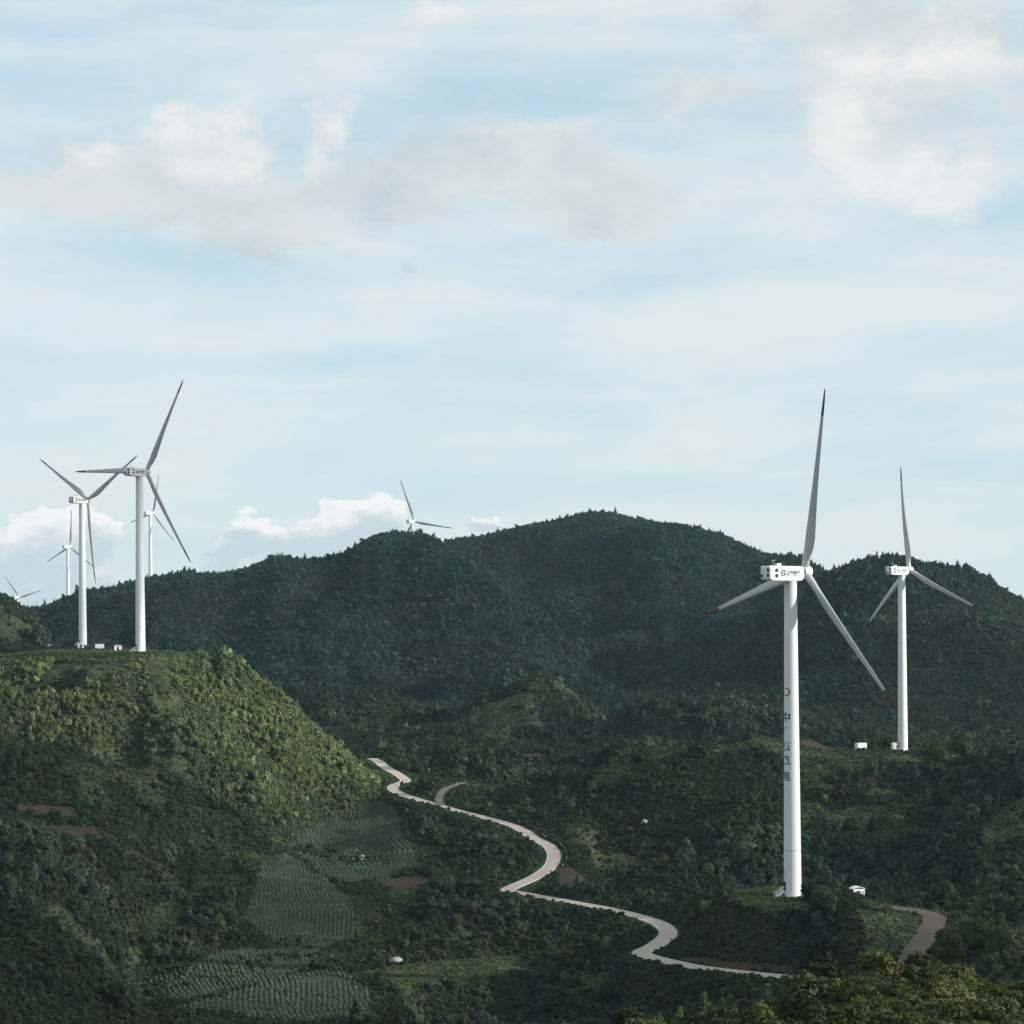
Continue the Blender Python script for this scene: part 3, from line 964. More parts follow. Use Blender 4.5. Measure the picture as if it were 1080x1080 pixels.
PC_FORE = proto_collection('fore_plants', [bush_mesh('bush', 11 + i, 1700, 0.115, 15, 0.95, 2, 0.0, 0.70) for i in range(5)] + [pine_mesh('pine', 60 + i, 1100, 0.085, 9) for i in range(2)])
PC_MID = proto_collection('mid_plants', [bush_mesh('bush', 31 + i, 420, 0.12, 9, t) for i, t in enumerate((0.8, 0.95, 1.1, 0.9, 1.0, 1.25))] + [pine_mesh('pine', 70 + i, 420, 0.12, 8) for i in range(2)])
PC_FAR = proto_collection('far_plants', [bush_mesh('bush', 51 + i, 170, 0.19, 7, t, 1) for i, t in enumerate((0.85, 1.0, 1.15, 0.95, 1.3))] + [pine_mesh('pine', 80 + i, 220, 0.17, 7, w) for i, w in enumerate((0.30, 0.36, 0.26))])


def scatter_tree(coll):
    g = bpy.data.node_groups.new('scatter_' + coll.name, 'GeometryNodeTree')
    g.interface.new_socket('Geometry', in_out='INPUT', socket_type='NodeSocketGeometry')
    g.interface.new_socket('Geometry', in_out='OUTPUT', socket_type='NodeSocketGeometry')
    N, L = g.nodes, g.links
    gi, go = N.new('NodeGroupInput'), N.new('NodeGroupOutput')
    ci = N.new('GeometryNodeCollectionInfo')
    ci.inputs['Collection'].default_value = coll
    ci.inputs['Separate Children'].default_value = True
    ci.inputs['Reset Children'].default_value = True
    ip = N.new('GeometryNodeInstanceOnPoints')
    ip.inputs['Pick Instance'].default_value = True

    def attr(nm, typ):
        a = N.new('GeometryNodeInputNamedAttribute')
        a.data_type = typ
        a.inputs['Name'].default_value = nm
        return a.outputs['Attribute']
    L.new(gi.outputs[0], ip.inputs['Points'])
    L.new(ci.outputs[0], ip.inputs['Instance'])
    L.new(attr('pick', 'INT'), ip.inputs['Instance Index'])
    L.new(attr('turn', 'FLOAT_VECTOR'), ip.inputs['Rotation'])
    L.new(attr('size', 'FLOAT_VECTOR'), ip.inputs['Scale'])
    L.new(ip.outputs[0], go.inputs[0])
    return g


SC = {id(c): scatter_tree(c) for c in (PC_FORE, PC_MID, PC_FAR)}


def scatter(name, label, coll, pts, pick, size, turn, tint, cat='plants'):
    if not len(pts):
        return
    me = bpy.data.meshes.new(name)
    me.vertices.add(len(pts))
    me.vertices.foreach_set('co', np.asarray(pts, np.float32).ravel())
    me.attributes.new('pick', 'INT', 'POINT').data.foreach_set('value', np.asarray(pick, np.int32))
    me.attributes.new('size', 'FLOAT_VECTOR', 'POINT').data.foreach_set('vector', np.asarray(size, np.float32).ravel())
    me.attributes.new('turn', 'FLOAT_VECTOR', 'POINT').data.foreach_set('vector', np.asarray(turn, np.float32).ravel())
    me.attributes.new('tint', 'FLOAT_VECTOR', 'POINT').data.foreach_set('vector', np.asarray(tint, np.float32).ravel())
    o = add(name, me)
    md = o.modifiers.new('plants', 'NODES')
    md.node_group = SC[id(coll)]
    tag(o, label, cat, None, 'stuff')
    return o


rng = np.random.default_rng(7)


def jitter_points(r0, r1, sp, u0=-70, u1=1150):
    x0, x1 = (u0 - 540) / FPX * r1, (u1 - 540) / FPX * r1
    gx, gy = np.meshgrid(np.arange(x0, x1, sp), np.arange(r0, r1, sp))
    x = (gx + rng.uniform(-0.5, 0.5, gx.shape) * sp).ravel()
    y = (gy + rng.uniform(-0.5, 0.5, gy.shape) * sp).ravel()
    u = 540 + x / y * FPX
    kx = (u > u0) & (u < u1)
    return x[kx], y[kx]


def visible(x, y, z, h):
    r = np.hypot(x, y)
    return (z + h) / r >= look(RUNP, x, y) - 0.0005


GREEN = np.array([0.046, 0.065, 0.044])


def tints(x, y, n, amp=0.35, seed=0, base=GREEN):
    """natural colour differences between plants: olive, blue-green, brownish"""
    a = fbm(x, y, 60, 3, 40 + seed)
    b = fbm(x, y, 22, 3, 50 + seed)
    lum = np.exp(rng.normal(0, amp, n)) * (1 + 0.3 * b)
    t = base[None, :] * lum[:, None]
    warm = np.clip(0.5 + 0.8 * a + rng.normal(0, 0.35, n), 0, 1)[:, None]
    t = t * (warm * np.array([[1.14, 1.02, 0.88]]) + (1 - warm) * np.array([[0.84, 0.98, 1.08]]))
    brown = (rng.uniform(0, 1, n) < 0.012)[:, None]
    t = np.where(brown, t * np.array([[1.3, 0.98, 0.95]]), t)
    return np.clip(t, 0.008, 0.22)


def road_gate(x, y, size):
    """keep the roads and turbine bases clear; low growth on the near side of the road"""
    keep = np.ones(len(x), bool)
    lim = np.ones(len(x))
    for line, clear, low in ((ROAD, 4.2, 17.0), (SIDEROAD, 2.4, 8.0), (TRACK, 3.2, 8.0)):
        near = (y > line[:, 1].min() - 30) & (y < line[:, 1].max() + 30)
        d = np.full(len(x), 1e9)
        dd, zl = seg_dist(x[near], y[near], line)
        d[near] = dd
        keep &= d > clear + size * 0.45
        # on the view point's side of the line the plants stay low enough to see over
        dx, dy = x * 0, y * 0
        dn = np.full(len(x), 1e9)
        dd2, _ = seg_dist(x[near] * (1 + 9.0 / y[near]), y[near] + 9.0, line)
        dn[near] = dd2
        front = (dn < d) & (d < low)
        lim = np.where(front, np.minimum(lim, 0.30 + 0.7 * np.clip((d - clear) / low, 0, 1) ** 1.5), lim)
    return keep, lim


def plant_zone(r0, r1, sp):
    x, y = jitter_points(r0, r1, sp)
    z = look(Z, x, y)
    px, py = project(x, y, z)
    r = np.hypot(x, y)
    crop, grass, dirt = masks(x, y, px, py, r)
    ok = (crop == 0) & ~grass & ~dirt & ~bare_ground(px, py, r) & visible(x, y, z, 7.0)
    for b, r0_, r1_ in PADS[:1]:
        ok &= np.hypot(x - b.x, y - b.y) > 5
    return x[ok], y[ok], z[ok], px[ok], py[ok]


def build_grass():
    for r0, r1, sp, nm, lb in ((480, 760, 0.75, 'grass', 'short grass on the pad and banks near the closest turbine'), (760, 1340, 1.15, 'grass', 'short grass on the hilltops and clearings beyond the road')):
        x, y = jitter_points(r0, r1, sp)
        z = look(Z, x, y)
        px, py = project(x, y, z)
        crop, grass, dirt = masks(x, y, px, py, np.hypot(x, y))
        d = look(np.minimum(DROAD, 99), x, y)
        tr = look(np.minimum(DTRACK, 99), x, y)
        ok = (grass | ((d > 3.8) & (d < 7.5))) & ~dirt & (crop == 0) & (d > 3.8) & (tr > 2.5) & visible(x, y, z, 1.0)
        ok &= rng.uniform(0, 1, len(x)) < 0.75 - 0.6 * fbm(x, y, 9, 3, 33)
        x, y, z = x[ok], y[ok], z[ok]
        n = len(x)
        s = rng.uniform(0.3, 1.0, n) * sp / 0.9
        t = tints(x, y, n, 0.22, 21, np.array([0.082, 0.118, 0.055]))
        scatter(nm, lb, PC_FAR, np.stack([x, y, z - 0.05], 1), rng.integers(0, 5, n), np.stack([s * 1.3, s * 1.3, s * rng.uniform(0.4, 0.9, n)], 1),
                np.stack([0 * s, 0 * s, rng.uniform(0, 6.28, n)], 1), t, 'grass')


def build_plants():
    # --- foreground thicket
    x, y, z, px, py = plant_zone(120, 292, 0.72)
    n = len(x)
    s = np.exp(rng.normal(0.05, 0.28, n)) * (1 + 0.45 * fbm(x, y, 14, 3, 61))
    pk = rng.integers(0, 5, n)
    t = tints(x, y, n, 0.30, 1, np.array([0.062, 0.068, 0.031]))
    sz = np.stack([s * rng.uniform(0.9, 1.2, n), s * rng.uniform(0.9, 1.2, n), s * rng.uniform(0.8, 1.15, n)], 1)
    tn = np.stack([rng.normal(0, 0.12, n), rng.normal(0, 0.12, n), rng.uniform(0, 6.28, n)], 1)
    scatter('foreground_thicket', 'sunlit leafy thicket on the nearest hillside at bottom right', PC_FORE, np.stack([x, y, z - 0.1], 1), pk, sz, tn, t, 'thicket')

    # --- near and middle hills
    for zone, (r0, r1, sp, coll, nb, npn) in enumerate(((292, 480, 1.9, PC_MID, 6, 2), (480, 800, 1.85, PC_MID, 6, 2), (800, 1570, 2.35, PC_FAR, 5, 3))):
        x, y, z, px, py = plant_zone(r0, r1, sp)
        n = len(x)
        big = fbm(x, y, 38, 3, 71)
        sl = look(SLOPE, x, y)
        s = np.exp(rng.normal(0.46, 0.38, n)) * np.clip(1 + 0.8 * big, 0.45, 2.2) * (1.0 if zone < 2 else 1.25)
        if zone == 0:
            s = np.clip(s, 0.5, 1.9)
        tree = (zone > 0) & (rng.uniform(0, 1, n) < 0.03 + 0.14 * (big > 0.25))
        s = np.where(tree, s * 1.55, s)
        s = np.clip(s, 0.6, 7.0)
        right = (px > 900) & (y > 620) & (y < 1000)
        tree2 = right & (rng.uniform(0, 1, n) < 0.10)
        s = np.where(tree2, np.clip(s * 1.9, 3.0, 6.5), s)
        # shorter scrub on the lit hill under the left turbines, thick growth on the mound by the nearest turbine
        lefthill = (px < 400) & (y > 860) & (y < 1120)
        s = np.where(lefthill, np.clip(s, 0.8, 3.5), s)
        mound = (px > 700) & (px < 930) & (y > 515) & (y < 562)
        s = np.where(mound, np.clip(s * 1.35, 1.3, 4.0), s)
        s = np.where(inpoly(px, py, FLOOR) & (y < 1060), np.minimum(s, 1.0 + 0.9 * (rng.uniform(0, 1, n) < 0.06)), s)
        pad2 = (py < 815) & (px > 735) & (px < 1020) & (y > 985) & (y < 1064)
        s = np.where(pad2, np.minimum(s, 0.6), s)
        s = np.where((px > 752) & (px < 828) & (y > 545) & (y < 562), np.minimum(s, 0.8), s)
        s = np.where((px > 880) & (px < 930) & (y > 520) & (y < 590), np.minimum(s, 0.7), s)
        padtop = (py < 698) & (px < 205) & (y > 1020) & (y < 1330)
        s = np.where(padtop, np.minimum(s, 0.9), s)
        keep, lim = road_gate(x, y, s)
        s = s * lim
        bare = fbm(x, y, 17, 3, 90) + 0.35 * fbm(x, y, 55, 2, 91)
        keep &= (bare < 0.52) | mound | lefthill | (rng.uniform(0, 1, n) < 0.4)
        lit_hill = lefthill & (y > 940)
        keep &= ~clearing(x, y) | mound | lit_hill | (rng.uniform(0, 1, n) < 0.10)
        base = turbine_base('main')
        front = (np.hypot(x - base.x, y - base.y) < 30) & (px < 832) & (y > 558)
        s = np.where(front, np.minimum(s, 1.5), s)
        pine = rng.uniform(0, 1, n) < np.where(y > 1150, 0.30, np.where(right, 0.25, 0.10))
        pk = np.where(pine, nb + rng.integers(0, npn, n), rng.integers(0, nb, n))
        sz = np.stack([s * rng.uniform(0.9, 1.25, n), s * rng.uniform(0.9, 1.25, n), s * rng.uniform(0.85, 1.45, n)], 1)
        sz = np.where(pine[:, None], sz * np.array([[1.0, 1.0, 1.35]]), sz)
        tn = np.stack([rng.normal(0, 0.13, n), rng.normal(0, 0.13, n), rng.uniform(0, 6.28, n)], 1)
        t = tints(x, y, n, 0.26, 2 + zone)
        painted_sun = (smooth((y - 880 - 45 * fbm(x, y, 40, 3, 44)) / 110) * lefthill)[:, None]  # left hill's sunlight is painted in as a brighter, yellower tint
        t = t * (1 + painted_sun * np.array([[1.40, 1.25, 0.62]]))
        t = np.where((pine & ~lefthill)[:, None], t * np.array([[0.75, 0.9, 1.0]]), t)
        P = np.stack([x, y, z - 0.12 * s], 1)
        if zone == 0:
            groups = [('slope_scrub', 'dark scrub on the slope just beyond the foreground thicket', keep)]
        elif zone == 1:
            k1 = keep & mound
            k2 = keep & ~mound & (px < 260)
            k3 = keep & ~mound & (px >= 260) & (px < 760)
            k4 = keep & ~mound & (px >= 760)
            groups = [('mound_shrubs', 'dark shrubs covering the mound in front of the nearest turbine', k1),
                      ('spur_scrub', 'dark green scrub on the spur at lower left', k2),
                      ('valley_scrub', 'dark scrub on the valley floor below the road', k3),
                      ('slope_woods', 'dark bushes and small trees on the slope at lower right', k4)]
        else:
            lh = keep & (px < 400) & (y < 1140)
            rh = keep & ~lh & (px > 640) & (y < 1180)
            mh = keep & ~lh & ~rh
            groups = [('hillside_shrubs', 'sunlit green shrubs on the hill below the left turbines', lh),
                      ('hillside_shrubs', 'dark green shrubs on the hill between the road and right turbines', rh),
                      ('knoll_shrubs', 'dark shrubs on the knolls and low ridges beyond the road', mh)]
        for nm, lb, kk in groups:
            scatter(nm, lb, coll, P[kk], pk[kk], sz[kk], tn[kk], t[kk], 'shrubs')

    # --- low undergrowth between the bushes
    for r0, r1, sp, coll in ((292, 800, 1.15, PC_MID), (800, 1470, 1.6, PC_FAR)):
        x, y = jitter_points(r0, r1, sp)
        z = look(Z, x, y)
        px, py = project(x, y, z)
        crop, grass, dirt = masks(x, y, px, py, np.hypot(x, y))
        ok = (crop == 0) & ~dirt & visible(x, y, z, 2.0) & (~grass | ((rng.uniform(0, 1, len(x)) < 0.16) & (py < 900) & (py > 700)))
        ok &= ~bare_ground(px, py, np.hypot(x, y)) | (rng.uniform(0, 1, len(x)) < 0.25)
        ok &= look(np.minimum(DROAD, 99), x, y) > 3.6
        ok &= look(np.minimum(DTRACK, 99), x, y) > 3.2
        ok &= ~((py < 697) & (px < 205) & (y > 1020))
        x, y, z, px = x[ok], y[ok], z[ok], px[ok]
        n = len(x)
        s = np.exp(rng.normal(-0.25, 0.30, n)) * (1.0 if r0 < 500 else 1.3)
        t = tints(x, y, n, 0.24, 15 + r0)
        cl = clearing(x, y)
        s = np.where(cl, s * 0.62, s)
        t = np.where(cl[:, None], t * np.array([[1.12, 1.10, 0.98]]), t)
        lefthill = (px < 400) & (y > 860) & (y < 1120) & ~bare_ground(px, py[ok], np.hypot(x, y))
        painted_sun = (smooth((y - 880 - 45 * fbm(x, y, 40, 3, 44)) / 110) * lefthill)[:, None]  # same painted sunlight for the left hill's undergrowth
        t = t * (1 + painted_sun * np.array([[1.40, 1.25, 0.62]]))
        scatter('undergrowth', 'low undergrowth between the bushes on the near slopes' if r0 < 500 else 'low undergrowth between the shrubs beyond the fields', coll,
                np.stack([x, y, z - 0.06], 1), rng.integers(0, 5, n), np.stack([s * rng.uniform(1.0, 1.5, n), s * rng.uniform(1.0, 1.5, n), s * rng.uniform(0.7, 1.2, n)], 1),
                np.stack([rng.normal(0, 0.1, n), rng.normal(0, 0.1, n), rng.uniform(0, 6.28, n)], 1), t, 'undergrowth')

    # --- forest on the far hills
    x, y, z, px, py = plant_zone(1570, 2790, 2.9)
    n = len(x)
    big = fbm(x, y, 120, 3, 75)
    s = np.exp(rng.normal(1.10, 0.30, n)) * np.clip(1 + 0.45 * big, 0.5, 1.7)
    C = (px > 800) & (y < 2100)
    low = C & (px + (py - 640) * 0.6 > 1000) & (py > 620)
    s = np.where(low, s * 0.72, s)
    pine = rng.uniform(0, 1, n) < np.where(low, 0.12, 0.45 + 0.25 * big)
    pk = np.where(pine, 5 + rng.integers(0, 3, n), rng.integers(0, 5, n))
    sz = np.stack([s * rng.uniform(0.85, 1.25, n), s * rng.uniform(0.85, 1.25, n), s * rng.uniform(0.8, 1.2, n)], 1)
    sz = np.where(pine[:, None], sz * np.array([[1.15, 1.15, 1.3]]), sz)
    tn = np.stack([rng.normal(0, 0.06, n), rng.normal(0, 0.06, n), rng.uniform(0, 6.28, n)], 1)
    t = tints(x, y, n, 0.22, 8, np.array([0.046, 0.072, 0.057]))  # blueness of the far haze is put into this leaf colour
    t = np.where(pine[:, None], t * np.array([[0.72, 0.88, 1.0]]), t)
    terr = ((np.abs(py - 706 - (px - 900) * 0.01) < 1.0) | (np.abs(py - 734 - (px - 900) * 0.02) < 1.2) | (np.abs(py - 752) < 1.0)) & (px > 880) & (px < 1010) & C
    kk = (fbm(x, y, 45, 3, 95) < 0.62) & ~terr
    P = np.stack([x, y, z - 0.3], 1)
    B = (px < 470) & ~C
    for nm, lb, q in (('forest', 'dark forest covering the long ridge behind the left turbines', kk & B),
                      ('forest', 'dark forest covering the highest hill in the middle distance', kk & ~B & ~C),
                      ('forest', 'scrub and forest on the far hill behind the right turbines', kk & C)):
        scatter(nm, lb, PC_FAR, P[q], pk[q], sz[q], tn[q], t[q], 'forest')


build_plants()
build_grass()


# ------------------------------------------------------------------ crops in rows
def build_crops():
    for i, (poly, ang, (r0, r1)) in enumerate(CROPS):
        pts = [hit(*p, 420) for p in poly]
        c = sum(pts, Vector()) / len(pts)
        ext = max((p - c).length for p in pts) + 10
        a = R(ang)
        ux, uy = math.cos(a), math.sin(a)
        row, stp = (1.9, 1.35, 1.3, 1.3)[i], 0.7
        q, w = np.meshgrid(np.arange(-ext, ext, row), np.arange(-ext, ext, stp))
        plot = np.floor(fbm(c.x + w * ux - q * uy, c.y + w * uy + q * ux, 34, 2, 160 + i) * 3.0)
        bend = 1.4 * np.sin(w / 21.0 + i + plot) + 0.22 * plot * w * 0.3
        q = q + bend + rng.normal(0, 0.12, q.shape)
        w = w + rng.normal(0, 0.18, w.shape)
        x, y = (c.x + w * ux - q * uy).ravel(), (c.y + w * uy + q * ux).ravel()
        z = look(Z, x, y)
        px, py = project(x, y, z)
        r = np.hypot(x, y)
        crop, grass, dirt = masks(x, y, px, py, r)
        ok = (crop == i + 1) & visible(x, y, z, 1.5) & (fbm(x, y, 10, 3, 140 + i) < 0.36)
        x, y, z = x[ok], y[ok], z[ok]
        n = len(x)
        s = rng.uniform(0.55, 0.9, n) * (1 + 0.35 * fbm(x, y, 15, 3, 170 + i))
        t = np.array([[0.105, 0.155, 0.108]]) * np.exp(rng.normal(0, 0.2, n))[:, None]
        scatter('crop_rows', ['rows of blue-green crops in the terraced field beside the road bend', 'dense dark green crops in the middle field of the valley',
                              'crop rows in the lowest valley field at the bottom edge', 'green crops in the narrow field at lower left of the valley'][i],
                PC_FAR, np.stack([x, y, z - 0.05], 1), rng.integers(0, 5, n), np.stack([s, s, s * 0.85], 1),
                np.stack([0 * s, 0 * s, rng.uniform(0, 6.28, n)], 1), t, 'crops')
    # shrub islets and hedges standing in the fields
    isl = [(330, 898, 9, 3), (378, 908, 10, 3), (345, 905, 6, 2), (215, 1030, 12, 2.2), (260, 1018, 10, 2.0), (320, 1012, 10, 2.2), (372, 1000, 8, 3), (300, 1000, 8, 2)]
    X_, Y_, S_ = [], [], []
    for px, py, rad, s in isl:
        c = hit(px, py, 420)
        for _ in range(16):
            X_.append(c.x + rng.normal(0, rad * 0.45))
            Y_.append(c.y + rng.normal(0, rad * 0.6))
            S_.append(s * rng.uniform(0.5, 1.1))
    x, y, s = np.array(X_), np.array(Y_), np.array(S_)
    n = len(x)
    scatter('field_bushes', 'low dark bushes in small clumps among the crop fields', PC_MID, np.stack([x, y, look(Z, x, y) - 0.1], 1), rng.integers(0, 6, n),
            np.stack([s * 1.1, s * 1.1, s * 0.8], 1), np.stack([0 * s, 0 * s, rng.uniform(0, 6.28, n)], 1), tints(x, y, n, 0.25, 12), 'bushes')


build_crops()


# ------------------------------------------------------------------ single trees that can be told apart
def tree_crown(seed, n_cards, leaf, mat, lobes=10):
    me = bush_mesh('crown', seed, n_cards, leaf, lobes, 0.72, 2, 0.30)
    me.materials.clear()
    me.materials.append(mat)
    return me


def trunk_mesh(height, r, limbs, seed):
    rn = random.Random(seed)
    bm = bmesh.new()
    n, prev = 8, None
    for i in range(6):
        f = i / 5
        c = Vector((0.03 * math.sin(f * 4 + seed), 0.03 * math.cos(f * 3), f * height - 0.04))
        ring = [bm.verts.new(c + Vector((r * (1 - 0.7 * f) * math.cos(a), r * (1 - 0.7 * f) * math.sin(a), 0))) for a in [2 * math.pi * k / n for k in range(n)]]
        if prev:
            for k in range(n):
                bm.faces.new((prev[k], prev[(k + 1) % n], ring[(k + 1) % n], ring[k]))
        prev = ring
    bm.faces.new(prev)
    for _ in range(limbs):
        h = height * rn.uniform(0.35, 0.85)
        a = rn.uniform(0, 6.28)
        ln = rn.uniform(0.15, 0.3)
        bm_tube(bm, (0, 0, h), (ln * math.cos(a), ln * math.sin(a), h + ln * 0.7), r * 0.3, 5)
    return bm_mesh('trunk', bm, M_BARK, True)


def build_trees():
    M_PINE = foliage_material('young_pine_needles', False, (0.085, 0.125, 0.055), 0.35)
    M_BROAD = foliage_material('broad_leaves', False, (0.055, 0.078, 0.034), 0.4)
    pm = [pine_mesh('crown', 200 + i, 2300, 0.07, 10, w, M_PINE, 0.10) for i, w in enumerate((0.36, 0.30, 0.40))]
    bmx = [tree_crown(220 + i, 2200, 0.075, M_BROAD) for i in range(3)]
    tp = trunk_mesh(0.95, 0.028, 0, 1)
    tb = trunk_mesh(0.75, 0.035, 5, 2)
    # picture column, distance, height, crown kind, label
    rows = [
        (712, 186, 2.3, 'p0', 'young pine at the left end of the lit foreground thicket'),
        (738, 190, 2.9, 'p1', 'slim young pine standing up from the lit foreground thicket, below the road end'),
        (757, 188, 2.4, 'p2', 'bushy young pine just right of the slim one in the foreground thicket'),
        (690, 192, 2.0, 'p0', 'smallest young pine where the foreground thicket thins out to the left'),
        (849, 214, 3.4, 'p1', 'young pine below the end of the valley road'),
        (893, 216, 3.2, 'p2', 'left one of the pale young pines below the dirt track'),
        (911, 218, 3.6, 'p0', 'middle one of the pale young pines below the dirt track'),
        (931, 217, 3.0, 'p1', 'right one of the pale young pines below the dirt track'),
        (1046, 224, 3.6, 'b0', 'round leafy tree above the thicket near the right edge'),
        (1068, 226, 3.9, 'b1', 'broad leafy tree above the thicket at the right edge'),
        (997, 500, 6.5, 'b2', 'dark leafy tree right of the dirt track bend'),
        (1022, 512, 7.5, 'b0', 'taller dark leafy tree on the slope right of the dirt track'),
        (1048, 505, 7.0, 'b1', 'dark leafy tree near the right edge above the thicket'),
        (863, 545, 4.2, 'b2', 'dark bush at the foot of the nearest turbine tower'),
        (985, 1020, 9.0, 'b0', 'dark tree right of the second turbine pad'),
        (1012, 1030, 10.5, 'b1', 'tall dark tree on the crest right of the second turbine pad'),
    ]
    for px, D, h, kind, lb in rows:
        x = (px - 540 + 2) / FPX * D
        z = ground(x, D)
        root = add('pine_tree' if kind[0] == 'p' else 'leafy_tree', None, None, None, (x, D, z))
        root.empty_display_size = 0.5
        root.rotation_euler = (0, 0, rng.uniform(0, 6.28))
        w = h if kind[0] == 'p' else h * 0.95
        h *= 1.25
        w *= 1.15
        root.scale = (w, w, h)
        add('crown', (pm if kind[0] == 'p' else bmx)[int(kind[1])], root)
        add('trunk', tp if kind[0] == 'p' else tb, root)
        tag(root, lb, 'tree')


build_trees()


# ------------------------------------------------------------------ wind turbines
def lathe(prof, n=48, cap=True):
    V, Q = [], []
    for r, z in prof:
        for i in range(n):
            a = 2 * math.pi * i / n
            V.append((r * math.cos(a), r * math.sin(a), z))
    for j in range(len(prof) - 1):
        for i in range(n):
            Q.append((j * n + i, j * n + (i + 1) % n, (j + 1) * n + (i + 1) % n, (j + 1) * n + i))
    return V, Q


R0, R1, TOWER_TOP = 2.2, 1.56, HUB_H - 1.95


def tower_r(z):
    return R0 + (R1 - R0) * z / TOWER_TOP


def blade_meshes(pb):
    L0, L1 = 1.2, 46.5
    n = 40

    def section(s):
        # radius, chord, thickness, twist, bend
        ch = np.interp(s, [1.2, 2.6, 5, 9, 14, 22, 30, 38, 44, 46, 46.5], [1.8, 1.85, 2.45, 3.0, 2.65, 2.0, 1.55, 1.15, 0.78, 0.42, 0.12])
        th = np.interp(s, [1.2, 2.6, 5, 9, 14, 22, 30, 38, 44, 46.5], [1.9, 1.85, 1.5, 1.0, 0.72, 0.47, 0.32, 0.21, 0.12, 0.03])
        tw = R(np.interp(s, [1.2, 5, 9, 20, 35, 46.5], [18, 16, 12, 6, 2, 0]))
        circ = 1 - smooth((s - 2.2) / 5.0)
        bx = pb * (s / 46.5) ** 2
        P = []
        for k in range(20):
            a = 2 * math.pi * k / 20
            cx, cy = 0.5 * math.cos(a), 0.5 * math.sin(a)
            t = 0.5 - cx                                 # 0 at the leading edge, 1 at the trailing edge
            yt = 2.6 * (0.2969 * math.sqrt(max(t, 0)) - 0.126 * t - 0.3516 * t * t + 0.2843 * t ** 3 - 0.1036 * t ** 4)
            sx = cy * circ + (1 - circ) * (yt * 1.9 * (1 if cy >= 0 else -1))
            yy = (cx + (1 - circ) * -0.20) * ch
            xx = sx * th
            P.append((xx * math.cos(tw) - yy * math.sin(tw) + bx, xx * math.sin(tw) + yy * math.cos(tw), s))
        return P

    def skin(ss, cap0, cap1):
        V, Q = [], []
        for s in ss:
            V += section(s)
        m = len(ss)
        for j in range(m - 1):
            for k in range(20):
                Q.append((j * 20 + k, j * 20 + (k + 1) % 20, (j + 1) * 20 + (k + 1) % 20, (j + 1) * 20 + k))
        T = []
        if cap1:
            c = len(V)
            V.append(tuple(np.mean(V[-20:], axis=0)))
            T += [((m - 1) * 20 + k, (m - 1) * 20 + (k + 1) % 20, c) for k in range(20)]
        return V, Q, T
    sp = 39.8
    V, Q, T = skin(list(np.linspace(L0, 10, 14)) + list(np.linspace(11.5, sp, 20)), False, False)
    b = mesh_np('blade', V, Q, T, M_BLADE, True)
    V, Q, T = skin(list(np.linspace(sp, 46, 8)) + [46.3, 46.5], False, True)
    t = mesh_np('blade_tip', V, Q, T, M_RED, True)
    return b, t


def text_mesh(s):
    c = bpy.data.curves.new('lettering', 'FONT')
    c.body = s
    c.offset = 0.024
    o = bpy.data.objects.new('lettering', c)
    COL.objects.link(o)
    bpy.context.view_layer.update()
    me = bpy.data.meshes.new_from_object(o.evaluated_get(bpy.context.evaluated_depsgraph_get()))
    bpy.data.objects.remove(o)
    V = np.array([v.co[:] for v in me.vertices])
    F = [list(p.vertices) for p in me.polygons]
    bpy.data.meshes.remove(me)
    return V, F


def poly_mesh(name, V, F, mat):
    me = bpy.data.meshes.new(name)
    me.from_pydata([tuple(v) for v in V], [], F)
    me.materials.append(mat)
    me.update()
    return me


def fit(V, w, h):
    V = V.copy()
    lo, hi = V.min(0), V.max(0)
    V[:, 0] = (V[:, 0] - (lo[0] + hi[0]) / 2) / (hi[0] - lo[0]) * w
    V[:, 1] = (V[:, 1] - (lo[1] + hi[1]) / 2) / (hi[1] - lo[1]) * h
    return V


def on_tower(V, ang, z0):
    """lay flat lettering on the tower: x runs round it (seen from outside), y up"""
    out = []
    for x, y, _ in V:
        z = z0 + y
        r = tower_r(z) + 0.012
        a = ang + x / r
        out.append((r * math.cos(a), r * math.sin(a), z))
    return out


def split_long(V, F, maxlen):
    bm = bmesh.new()
    vs = [bm.verts.new((v[0], v[1], 0)) for v in V]
    for f in F:
        try:
            bm.faces.new([vs[i] for i in f])
        except ValueError:
            pass
    for _ in range(4):
        es = [e for e in bm.edges if abs(e.verts[0].co.x - e.verts[1].co.x) > maxlen]
        if not es:
            break
        bmesh.ops.subdivide_edges(bm, edges=es, cuts=1)
        bmesh.ops.triangulate(bm, faces=bm.faces[:])
    bm.verts.index_update()
    V2 = np.array([v.co[:] for v in bm.verts])
    F2 = [[v.index for v in f.verts] for f in bm.faces]
    bm.free()
    return V2, F2


def ring_poly(r_out, r_in, a0, a1, n=28, taper=None):
    V, F = [], []
    for i in range(n + 1):
        f = i / n
        a = R(a0 + (a1 - a0) * f)
        m = (r_out + r_in) / 2
        w = (r_out - r_in) / 2 * (taper(f) if taper else 1)
        V += [((m + w) * math.cos(a), (m + w) * math.sin(a), 0), ((m - w) * math.cos(a), (m - w) * math.sin(a), 0)]
    for i in range(n):
        F.append([2 * i, 2 * i + 1, 2 * i + 3, 2 * i + 2])
    return np.array(V), F


